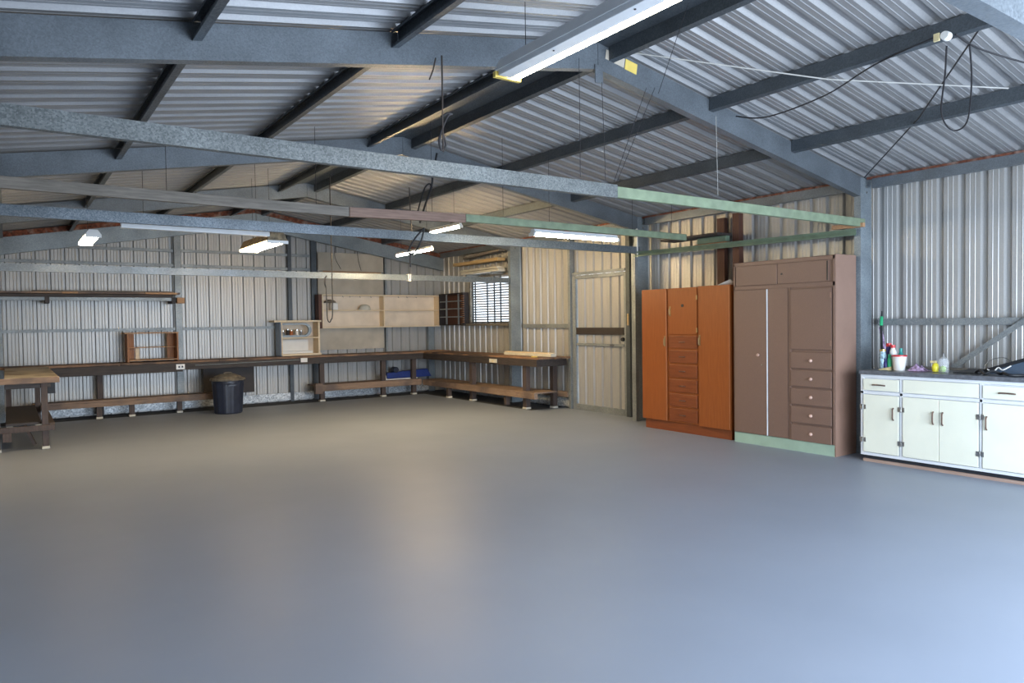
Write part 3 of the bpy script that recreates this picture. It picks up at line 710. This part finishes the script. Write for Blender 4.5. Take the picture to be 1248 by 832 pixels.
# pale open box unit on bench
t = thing('box_shelf', 'pale wooden box shelf with grey side standing on the long workbench', 'shelf', (4.65, 13.85, .90))
part('side_panel', MB().box(4.28, 4.30, 13.72, 14.02, .93, 1.545), M['ply'], t, .002)
part('side_board', MB().box(4.262, 4.278, 13.73, 14.04, .90, 1.56), M['sheet'], t, label='dark grey left side')
part('side_panel', MB().box(5.0, 5.035, 13.72, 14.02, .93, 1.545), M['ply'], t, .002)
part('top_board', MB().box(4.14, 5.06, 13.70, 14.03, 1.55, 1.585), M['ply'], t, .002)
part('bottom_board', MB().box(4.28, 5.05, 13.70, 14.02, .905, .945), M['ply'], t, .002)
part('shelf', MB().box(4.30, 5.0, 13.70, 14.02, 1.24, 1.258), M['ply'], t, .002)
part('back', MB().box(4.30, 5.0, 14.02, 14.03, .93, 1.55), M['plyback'], t)
solo('storage_tray', MB().box(4.31, 4.90, 13.76, 13.98, .947, .99).box(4.31, 4.87, 13.94, 13.96, .99, 1.21), M['white'], 'white tray with upright back in the lower half of the pale box shelf', 'tray')
# rounded tray frame holding small jars
t = thing('storage_tray', 'grey rounded-end tray standing in the upper half of the pale box shelf', 'tray', (4.6, 13.78, 1.26))
outer = [(4.305,1.262),(4.70,1.262)]; inner = [(4.305,1.30),(4.70,1.30)]
for k in range(1, 12):
    a = -PI/2 + PI*k/12
    outer.append((4.74+.135*math.cos(a), 1.397+.135*math.sin(a))); inner.append((4.72+.10*math.cos(a), 1.397+.10*math.sin(a)))
outer += [(4.70,1.532),(4.305,1.532)]; inner += [(4.70,1.50),(4.305,1.50)]
mb = MB(); v = []
for (a, b), (c, d) in zip(outer, inner): v += [(a,13.74,b),(c,13.74,d),(a,13.80,b),(c,13.80,d)]
f = []
for i in range(len(outer)-1):
    b = 4*i; c = b+4
    f += [(b,c,c+1,b+1),(b+2,b+3,c+3,c+2),(b,b+2,c+2,c),(b+1,c+1,c+3,b+3)]
mb.add(v, f); part('rim', mb, M['post'], t)
jars = [(4.36, .035, .10, 'greyjar', 'small grey jar at the left inside the grey rounded tray'), (4.45, .03, .13, 'blackboard', 'small dark jar beside the orange jar in the grey tray'),
        (4.52, .035, .11, 'orangejar', 'small orange jar in the grey rounded tray'), (4.63, .035, .12, 'white', 'small white jar in the grey rounded tray'),
        (4.71, .03, .10, 'greyjar', 'small grey jar at the right inside the grey rounded tray')]
for x, r, h, m, l in jars:
    t = thing('jar', l, 'jar', (x, 13.86, 1.26), 'jars in the grey rounded tray')
    part('glass', MB().lathe((x,13.87,1.26), [(0,0),(r,0),(r,h),(r*.8,h+.01),(0,h+.01)], 14), M[m], t)
    part('lid', MB().lathe((x,13.87,1.27+h), [(0,0),(r*.85,0),(r*.85,.02),(0,.02)], 14), M['chrome'], t)

# pale long box on the side bench
t = thing('long_box', 'long pale green-white box lying at the end of the right wall workbench', 'box', (7.6, 10.0, .895))
part('box', MB().box(7.50, 7.62, 9.30+.25, 10.95, .897, .945), M['offwhite'], t, .003)
part('lid', MB().box(7.495, 7.64, 9.62, 10.93, .946, .962), M['ply'], t, .003)
solo('yellow_sponge', MB().box(7.24, 7.30, 9.66, 9.76, .896, .915), M['yellow_cap'], 'small yellow sponge on the front edge of the right wall workbench', 'sponge', bevel=.004)

# ------------------------------------------------------------------ louvre window
w = bpy.data.objects.new('window_1', None); C.objects.link(w); w.location = (XR, 12.0, 1.5); w['kind'] = 'structure'
mb = MB()
mb.box(7.88, 7.97, 11.26, 11.31, 1.46, 2.44); mb.box(7.88, 7.97, 12.71, 12.76, 1.46, 2.44)
part('window_frame', mb, M['louvre'], w)
part('window_sill', MB().box(7.80, 7.97, 11.22, 12.95, 1.43, 1.475), M['grey_wood_x'], w)
part('window_head', MB().box(7.88, 7.97, 11.31, 12.71, 2.40, 2.44), M['louvre'], w)
for y in (11.58, 11.80, 12.05, 12.50, 12.60):
    part('mullion', MB().box(7.865, 7.885, y-.012, y+.012, 1.476, 2.40), M['dark_steel'], w)
k = 0; z = 1.50
while z < 2.39:
    part('louvre_blade', MB().beam((7.915, 11.315, z), (7.915, 12.705, z), .040, .004, (.75,0,1)), M['louvre'], w); z += .052
part('glass', MB().box(7.955, 7.958, 11.31, 12.71, 1.476, 2.40), M['glass'], w)
# dark barred rack between the corner and the window
t = thing('barred_rack', 'dark brown rack with steel bars hung between the corner and louvre window', 'rack', (7.75, 13.3, 1.43))
part('back', MB().box(7.89, 7.90, 12.80, 13.77, 1.44, 2.12), M['brownpost'], t)
part('frame', MB().box(7.74, 7.89, 12.77, 12.80, 1.44, 2.12).box(7.74, 7.89, 13.75, 13.78, 1.44, 2.12).box(7.74, 7.89, 12.80, 13.75, 1.44, 1.46).box(7.74, 7.89, 12.80, 13.75, 2.10, 2.12), M['blackboard'], t)
for z in (1.62, 1.79, 1.95): part('bar', MB().box(7.745, 7.757, 12.80, 13.75, z-.01, z+.01), M['post'], t)
for y in (13.0, 13.50): part('bar', MB().box(7.758, 7.775, y-.02, y+.02, 1.46, 2.10), M['post'], t)
for z in [1.50+.045*i for i in range(13)]: part('edge_slat', MB().box(7.72, 7.738, 12.72, 12.80, z, z+.015), M['tanwood'], t)
# timber rack over the window
t = thing('timber_rack', 'yellowish planks stacked on brackets above the louvre window', 'rack', (7.8, 12.1, 2.45))
part('plank', MB().box(7.62, 7.80, 11.30, 12.95, 2.66, 2.72), M['yellowwood'], t, .004)
part('plank', MB().box(7.64, 7.82, 11.35, 12.70, 2.52, 2.56), M['offwhite'], t, .004)
part('plank', MB().box(7.60, 7.76, 11.25, 12.60, 2.46, 2.505), M['offwhite'], t, .004)
for y in (11.5, 12.4): part('bracket', MB().box(7.60, 7.93, y-.02, y+.02, 2.42, 2.455), M['girt'], t)
solo('timber_plank', MB().beam((7.72, 11.3, 2.86), (7.72, 12.6, 2.80), .14, .04), M['grey_wood_x'], 'grey plank above the yellowish planks over the louvre window', 'plank')

# ------------------------------------------------------------------ door
d = bpy.data.objects.new('door_1', None); C.objects.link(d); d.location = (XR, 8.76, 0); d['kind'] = 'structure'
q = sheet(ribs(8.20, 9.34, 8.31, .2065), lambda a, h, t: (7.925+h, a, .10+2.12*t), 0, 1); part('door_sheet', q, M['wall'], d)
mb = MB().box(7.89, 7.95, 8.13, 8.19, 0, 2.26).box(7.88, 7.95, 9.35, 9.43, 0, 2.26).box(7.885, 7.95, 8.19, 9.35, 2.20, 2.26).box(7.885, 7.955, 8.19, 9.35, .0, .10)
part('door_frame', mb, M['girt'], d)
part('door_head', MB().box(7.87, 7.94, 8.15, 9.42, 2.27, 2.31), M['girt'], d)
part('dark_band', MB().box(7.885, 7.912, 8.20, 9.34, 1.27, 1.385), M['blackboard'], d)
part('door_rail', MB().box(7.888, 7.912, 8.20, 9.34, 1.085, 1.125), M['girt'], d)
part('door_handle', MB().lathe((7.885, 8.21, 1.20), [(0,-.03),(.028,-.03),(.034,0),(.02,.03),(0,.03)], 14, rot=Matrix.Rotation(PI/2, 3, 'Y')), M['wire'], d)
part('latch', MB().box(7.875, 7.887, 8.42, 8.50, 1.09, 1.12), M['chrome'], d)
solo('door_jamb_post', MB().box(7.86, 7.93, 8.035, 8.12, 0, 2.9), M['dark_steel'], 'dark steel jamb post standing right of the metal door', 'post')
solo('door_jamb_post', MB().box(7.84, 7.93, 9.44, 9.50, 0, 2.92), M['girt'], 'galvanised jamb post standing left of the metal door', 'post')
solo('wall_latch', MB().box(7.845, 7.858, 8.05, 8.08, 1.42, 1.60), M['yellowwood'], 'short yellow wooden strip on the dark jamb post', 'strip')
solo('pale_stud', MB().box(7.60, 7.66, FY[2]-.02, FY[2]+.06, 0, 2.58), M['girt'], 'pale narrow steel stud on the left face of the second frame post', 'stud')
solo('wall_pipe', MB().tube(smooth_pts([(7.55,7.60,2.72),(7.56,7.6,2.80),(7.60,7.60,2.83)]), .012).tube([(7.60,7.60,2.83),(7.60,7.60,2.42)], .010), M['white'], 'white hooked pipe hanging at the second frame post', 'pipe')

# ------------------------------------------------------------------ orange cupboard
t = thing('tall_cupboard', 'tall orange-varnished cupboard with six centre drawers beside the door', 'cupboard', (7.45, 6.43, 0))
XO = 7.27
part('body', MB().box(XO+.012, 7.66, 5.69, 7.19, .13, 1.915), M['orange'], t, .003)
part('plinth', MB().box(XO+.03, 7.64, 5.70, 7.16, 0, .128), M['orange_draw'], t)
def pull(p, y, z, vert=True, mat='brass', xx=XO, L=.07):
    m = MB()
    if vert: m.tube(smooth_pts([(xx-.002,y,z-L/2),(xx-.022,y,z-L/2+.01),(xx-.024,y,z),(xx-.022,y,z+L/2-.01),(xx-.002,y,z+L/2)],3), .006).box(xx-.004, xx-.0005, y-.012, y+.012, z-L/2-.012, z+L/2+.03)
    else: m.tube(smooth_pts([(xx-.002,y-L/2,z),(xx-.020,y-L/2+.01,z),(xx-.022,y,z),(xx-.020,y+L/2-.01,z),(xx-.002,y+L/2,z)],3), .006)
    return part('handle', m, M[mat], p)
dl = part('door', MB().box(XO-.008, XO+.01, 6.73, 7.185, .135, 1.912), M['orange'], t, .003); pull(dl, 6.76, 1.20, xx=XO-.008, L=.10)
part('worn_edge', MB().box(XO-.010, XO-.0085, 6.732, 6.742, .14, 1.90), M['orange_edge'], dl, label='worn pale door edge')
dr = part('door', MB().box(XO-.008, XO+.01, 5.695, 6.185, .125, 1.920), M['orange'], t, .003); pull(dr, 6.165, 1.22, xx=XO-.008, L=.10)
part('worn_edge', MB().box(XO-.010, XO-.0085, 5.697, 5.706, .14, 1.90), M['orange_edge'], dr, label='worn pale door edge')
dc = part('door', MB().box(XO-.006, XO+.01, 6.215, 6.70, 1.305, 1.90), M['orange'], t, .003); pull(dc, 6.665, 1.60, xx=XO-.006, L=.09)
part('keyhole_disc', MB().lathe((XO-.009, 6.45, 1.68), [(0,-.004),(.02,-.004),(.02,.004),(0,.004)], 16, rot=Matrix.Rotation(PI/2, 3, 'Y')), M['wire'], dc)
for z in (1.78, 1.36): part('hinge', MB().box(XO-.010, XO-.006, 6.20, 6.222, z-.03, z+.03), M['brass'], dc)
for k in range(6):
    z1 = 1.285-.193*k; z0 = z1-.165
    dd = part('drawer', MB().box(XO-.008, XO+.01, 6.215, 6.69, z0, z1), M['orange_draw'], t, .005)
    pull(dd, 6.455, (z0+z1)/2, False, 'bronze', XO-.008, .09)
# brown wardrobe
t = thing('wardrobe', 'big brown painted wardrobe with five knobbed drawers and mint green plinth', 'wardrobe', (7.45, 4.97, 0))
XB = 7.245
part('body', MB().box(XB+.012, 7.64, 4.322, 5.625, .125, 2.17), M['brown'], t, .003)
part('side_panel', MB().box(XB+.004, 7.645, 4.305, 4.321, .0, 2.175), M['brown_side'], t, .002, 'smooth lighter brown side')
part('plinth', MB().box(XB+.006, XB+.03, 4.322, 5.62, 0, .124), M['mint'], t)
rl = MB().box(XB, XB+.011, 4.315, 5.62, 1.84, 1.885).box(XB, XB+.011, 4.315, 5.62, 2.125, 2.165).box(XB, XB+.011, 4.315, 4.34, .125, 2.165).box(XB, XB+.011, 5.60, 5.622, .125, 2.165).box(XB, XB+.011, 4.845, 4.875, .125, 1.84)
part('face_frame', rl, M['brown'], t, .002)
a = part('door', MB().box(XB-.006, XB+.011, 5.02, 5.585, 1.89, 2.12), M['brown'], t, .003)
b = part('door', MB().box(XB+.001, XB+.011, 4.385, 5.012, 1.89, 2.12), M['brown'], t, .003)
part('finger_slot', MB().box(XB-.0005, XB+.0008, 4.395, 4.41, 1.90, 2.11), M['black'], b)
part('keyhole', MB().lathe((XB-.001, 4.96, 2.0), [(0,-.003),(.011,-.003),(.011,.003),(0,.003)], 12, rot=Matrix.Rotation(PI/2, 3, 'Y')), M['black'], b)
a = part('door', MB().box(XB-.010, XB+.0, 5.155, 5.598, .13, 1.835), M['brown'], t, .003)
part('pale_edge', MB().box(XB-.012, XB-.0005, 5.145, 5.154, .13, 1.835), M['white_trim'], a, label='pale door edge strip')
part('knob', MB().lathe((XB-.022, 5.26, 1.07), [(0,-.018),(.016,-.018),(.018,-.006),(.008,.004),(.008,.014),(0,.014)], 14, rot=Matrix.Rotation(PI/2, 3, 'Y')), M['knobpink'], a)
part('keyhole', MB().lathe((XB-.013, 5.215, .955), [(0,-.004),(.009,-.004),(.009,.004),(0,.004)], 12, rot=Matrix.Rotation(PI/2, 3, 'Y')), M['chrome'], a)
part('door', MB().box(XB-.004, XB+.0, 4.88, 5.14, .13, 1.84), M['brown'], t, .002)
a = part('door', MB().box(XB-.010, XB+.0, 4.35, 4.84, 1.15, 1.82), M['brown'], t, .003)
for z in (1.22, 1.74): part('hinge', MB().box(XB-.014, XB-.0105, 4.345, 4.365, z-.03, z+.03), M['brown_side'], a)
for k in range(5):
    z1 = 1.115-.203*k; z0 = z1-.178
    dd = part('drawer', MB().box(XB-.012, XB+.0, 4.35, 4.84, z0, z1), M['brown'], t, .004)
    part('knob', MB().lathe((XB-.026, 4.59, (z0+z1)/2), [(0,-.016),(.017,-.016),(.019,-.004),(.009,.006),(.009,.014),(0,.014)], 14, rot=Matrix.Rotation(-PI/2, 3, 'Y')), M['knobpink'], dd)

# ------------------------------------------------------------------ white kitchen cabinet and counter
t = thing('base_cabinet', 'white kitchen base cabinet with cream doors below the grey counter', 'cabinet', (7.6, 3.05, 0))
XW = 7.27; YE = 1.90
part('carcass', MB().box(XW+.012, 7.90, YE, 4.04, .10, .905), M['white_trim'], t, .002)
def frm(y0, y1, z0, z1): return MB().box(XW-.002, XW+.011, y0, y1, z0, z1)
fr = frm(YE, 4.045, .875, .905)
for a in ((YE, 4.045, .07, .10), (YE, 4.045, .705, .735), (4.015, 4.045, .1, .875), (3.615, 3.645, .1, .875), (2.90, 2.925, .1, .875)): fr.box(XW-.002, XW+.011, a[0], a[1], a[2], a[3])
part('face_frame', fr, M['white_trim'], t, .002)
part('plinth', MB().box(XW+.035, 7.86, YE, 4.02, .0, .069), M['kick'], t)
part('floor_batten', MB().box(XW+.02, XW+.034, YE, 4.03, .0, .03), M['rawwood'], t, label='bare splintered wooden strip at the floor')
def cdoor(y0, y1, hy=None, hinges=None, z0=.105, z1=.70):
    p = part('door', MB().box(XW-.014, XW-.003, y0, y1, z0, z1), M['cream'], t, .003)
    if hy: part('handle', MB().tube(smooth_pts([(XW-.016,hy,.46),(XW-.034,hy,.475),(XW-.036,hy,.52),(XW-.034,hy,.565),(XW-.016,hy,.58)],3), .007, 8), M['bronze'], p)
    if hinges:
        for z in (.57, .23):
            m = MB()
            for dy in (-.022, .022): m.box(XW-.018, XW-.0145, hinges+dy-.011, hinges+dy+.011, z-.022, z+.024)
            m.tube([(XW-.018, hinges, z-.026), (XW-.018, hinges, z+.026)], .006, 8)
            part('hinge', m, M['chrome'], p)
cdoor(3.65, 4.01, 3.70, 4.015); cdoor(3.272, 3.61, 3.32, 3.625); cdoor(2.93, 3.268, 3.235, 2.915); cdoor(2.40, 2.895, 2.86, None); cdoor(YE+.02, 2.39, 1.98, None)
for y0, y1, hn in ((3.65, 4.01, 3.85), (2.42, 2.895, 2.70), (YE+.02, 2.40, 2.1)):
    p = part('drawer', MB().box(XW-.014, XW-.003, y0, y1, .745, .862), M['cream'], t, .003)
    part('handle', MB().tube(smooth_pts([(XW-.016,hn+.065,.80),(XW-.032,hn+.05,.803),(XW-.035,hn,.805),(XW-.032,hn-.05,.803),(XW-.016,hn-.065,.80)],3), .007, 8), M['bronze'], p)
part('fixed_panel', MB().box(XW-.010, XW-.003, 2.93, 3.61, .742, .870), M['cream'], t, .002)
solo('countertop', MB().box(7.245, 7.90, YE-.02, 4.055, .907, .947), M['counter'], 'long grey counter slab on the white kitchen base cabinet', 'countertop', bevel=.003)
solo('wooden_strip', MB().box(7.84, 7.885, 2.2, 3.95, .948, .972), M['grey_wood_x'], 'grey wooden strip along the back of the counter', 'strip')
ZC = .948
def bottle(x, y, r, h, mat, capm, lab, neck=.5, cap=.03, name='spray_bottle', taper=.75):
    t = thing(name, lab, 'bottle' if name != 'spray_can' else 'can', (x, y, ZC))
    part('body', MB().lathe((x,y,ZC), [(0,0),(r*.95,0),(r,.01),(r,h*taper),(r*.85,h*(taper+.08)),(r*neck,h*.95),(r*neck,h),(0,h)], 20), M[mat], t)
    part('cap', MB().lathe((x,y,ZC+h+.001), [(0,0),(r*neck*1.15,0),(r*neck*1.1,cap),(0,cap)], 16), M[capm], t)
bottle(7.48, 3.925, .036, .19, 'canblue', 'gold', 'pale blue spray can with gold top, leftmost on the counter', .75, .02, 'spray_can', .8)
bottle(7.60, 3.925, .034, .235, 'darkblue', 'red', 'dark blue bottle with red cap behind the pale blue can', .7, .035, taper=.8)
bottle(7.56, 3.86, .034, .225, 'white', 'red', 'tall white bottle with red cap left of the white bucket', .6, .03, taper=.8)
bottle(7.60, 3.80, .028, .19, 'teal', 'teal', 'teal bottle just behind the white bucket', .5, .03)
bottle(7.47, 3.85, .020, .14, 'greenp', 'greenp', 'slim green bottle in front of the tall white bottle', .6, .02)
bottle(7.46, 3.885, .018, .10, 'darkblue', 'darkblue', 'tiny dark blue bottle beside the pale blue can', .7, .015)
solo('cleaning_sponge', MB().poly([(7.40,3.94,ZC),(7.42,3.82,ZC),(7.45,3.83,ZC+.035),(7.44,3.90,ZC+.02)], (.05,0,0)), M['sponge'], 'crumpled yellow sponge in front of the pale blue can', 'sponge', bevel=.004)
t = thing('bucket', 'small white bucket with red rim on the grey counter', 'bucket', (7.46, 3.745, ZC))
part('body', MB().lathe((7.46,3.745,ZC), [(0,0),(.052,0),(.066,.145),(.060,.145),(.048,.01),(0,.01)], 28), M['white'], t)
part('rim', MB().lathe((7.46,3.745,ZC+.143), [(.062,0),(.072,0),(.072,.014),(.062,.014),(.062,0)], 28), M['red'], t)
mb = MB(); 
import itertools
gx, gy = 9, 7; v = []
for i in range(gx):
    for j in range(gy):
        x = 7.42+.14*j/(gy-1); y = 3.66-.19*i/(gx-1)
        e = math.sin(PI*i/(gx-1))*math.sin(PI*j/(gy-1))
        v.append((x, y, ZC+.004+e*(.06+.02*math.sin(3*i+1.7*j))*(1.3-.8*i/(gx-1))))
f = [(i*gy+j, (i+1)*gy+j, (i+1)*gy+j+1, i*gy+j+1) for i in range(gx-1) for j in range(gy-1)]
o = len(v); v += [(a, b, ZC) for a, b, c in v]
f += [tuple(o+q for q in ff[::-1]) for ff in f]
mb.add(v, f, True); solo('cleaning_cloth', mb, M['lilac'], 'crumpled lilac and white cloth right of the white bucket', 'cloth')
# yellow glove bottle, green sponge ball and clear jar
t = thing('yellow_bottle', 'small yellow bottle leaning beside the clear jar', 'bottle', (7.46, 3.40, ZC))
part('body', MB().lathe((7.46,3.395,ZC+.045), [(0,-.045),(.028,-.040),(.034,0),(.028,.03),(.012,.045),(0,.045)], 18, sy=1.0), M['yellow'], t)
part('cap', MB().box(7.445, 7.475, 3.385, 3.44, ZC+.088, ZC+.112), M['sponge'], t, .004)
solo('green_sponge', MB().lathe((7.46,3.325,ZC+.034), [(0,-.034),(.02,-.028),(.03,0),(.022,.024),(0,.034)], 16), M['lime'], 'lime green scrubber ball inside the clear jar', 'scrubber')
t = thing('clear_jar', 'clear empty plastic jar around the lime green scrubber', 'jar', (7.46, 3.32, ZC))
part('glass', MB().lathe((7.46,3.32,ZC), [(.045,0),(.048,.01),(.048,.11),(.034,.135),(.032,.135),(.045,.108),(.045,.01),(.042,.002)], 24), M['jar'], t)
part('stopper', MB().lathe((7.46,3.32,ZC+.136), [(0,0),(.032,0),(.022,.012),(.006,.02),(.005,.045),(0,.045)], 16), M['jar'], t)
# brush and broom handles leaning at the post
t = thing('cleaning_brush', 'long black brush with green grip leaning on the wall by the post', 'brush', (7.72, 4.13, ZC))
part('handle', MB().tube([(7.68,4.035,ZC+.01),(7.78,4.10,1.40)], .013), M['black'], t)
part('grip', MB().tube([(7.78,4.10,1.402),(7.797,4.104,1.50)], .017), M['greenp'], t)
part('tip', MB().tube([(7.797,4.104,1.502),(7.806,4.106,1.56)], [.010, .007]), M['black'], t)
t = thing('mop_handle', 'whitish striped pole leaning in the corner behind the brush', 'pole', (7.83, 4.16, ZC))
part('pole', MB().tube([(7.76,4.02,ZC+.02),(7.86,4.15,1.38)], .016), M['lilac'], t)
part('ferrule', MB().tube([(7.767,4.03,1.0),(7.776,4.042,1.05)], .018), M['red'], t)
# black tray lid, sheet and hose on the right
t = thing('tray_cover', 'long black lid propped up on the right end of the counter', 'lid', (7.5, 2.9, ZC))
part('bar', MB().beam((7.47, 2.98, .975), (7.50, 2.38, 1.19), .05, .03), M['black'], t, .004)
part('flange', MB().poly([(7.38,3.20,ZC+.002),(7.40,2.97,ZC+.002),(7.53,2.93,ZC+.03),(7.56,3.12,ZC+.03)], (0,0,.012)), M['black'], t)
part('panel', MB().poly([(7.52,2.98,ZC+.004),(7.52,2.40,ZC+.004),(7.56,2.40,1.17),(7.54,2.80,1.035)], (.012,0,0)), M['sheet'], t, label='blue-grey sheet')
solo('black_hose', MB().tube(smooth_pts([(7.42,3.02,ZC+.02),(7.36,2.96,ZC+.045),(7.32,2.90,ZC+.015),(7.36,2.86,ZC+.04),(7.40,2.80,ZC+.015),(7.34,2.76,ZC+.03),(7.31,2.70,ZC+.015),(7.35,2.62,ZC+.015),(7.40,2.5,ZC+.015)]), .013), M['black'], 'tangled black hose in front of the propped black lid', 'hose')
solo('wire_loop', MB().tube(smooth_pts([(7.60,3.02,ZC+.004),(7.61,3.01,1.03),(7.62,2.95,1.085),(7.62,2.86,1.10),(7.62,2.80,1.07)]), .003), M['chrome'], 'thin silver wire loop rising behind the black lid', 'wire')
solo('foil_scrap', MB().tube(smooth_pts([(7.44,2.93,ZC+.05),(7.43,2.88,ZC+.03),(7.44,2.84,ZC+.07),(7.43,2.80,ZC+.05),(7.45,2.74,ZC+.09)]), .006), M['white'], 'twisted pale cord on the counter beside the black hose', 'cord')

# ------------------------------------------------------------------ daylight and camera
W = bpy.data.worlds.new('sky'); bpy.context.scene.world = W; W.use_nodes = True
nt = W.node_tree; bg = nt.nodes['Background']
bg.inputs['Color'].default_value = (.76, .87, 1.0, 1); bg.inputs['Strength'].default_value = 2.8
def area(name, loc, rot, sx, sy, e, col):
    L = bpy.data.lights.new(name, 'AREA'); L.shape = 'RECTANGLE'; L.size = sx; L.size_y = sy; L.energy = e; L.color = col
    o = bpy.data.objects.new(name, L); C.objects.link(o); o.location = loc; o.rotation_euler = rot; return o
area('front_daylight', (4.2, YF-.3, 1.25), (PI/2, 0, 0), 5.2, 2.4, 520, (.75, .86, 1.0))

cam = bpy.data.cameras.new('camera'); co = bpy.data.objects.new('camera', cam); C.objects.link(co)
f, yaw, pitch, roll = 877.89, .612, -.02738, -.01393
cam.sensor_width = 36; cam.lens = f/1248*36; cam.clip_start = .05
fw = Vector((math.sin(yaw)*math.cos(pitch), math.cos(yaw)*math.cos(pitch), math.sin(pitch)))
r = Vector((math.cos(yaw), -math.sin(yaw), 0)); u = r.cross(fw)
r2 = r*math.cos(roll)+u*math.sin(roll); u2 = -r*math.sin(roll)+u*math.cos(roll)
m = Matrix((r2, u2, -fw)).transposed().to_4x4(); m.translation = (0, 0, 1.5)
co.matrix_world = m
S = bpy.context.scene; S.camera = co
S.view_settings.view_transform = 'Standard'; S.view_settings.look = 'None'
S.view_settings.exposure = 0.2; S.view_settings.gamma = 1; S.view_settings.use_curve_mapping = False
S.cycles.use_denoising = True
S.cycles.max_bounces = 10; S.cycles.diffuse_bounces = 5; S.cycles.sample_clamp_indirect = 6
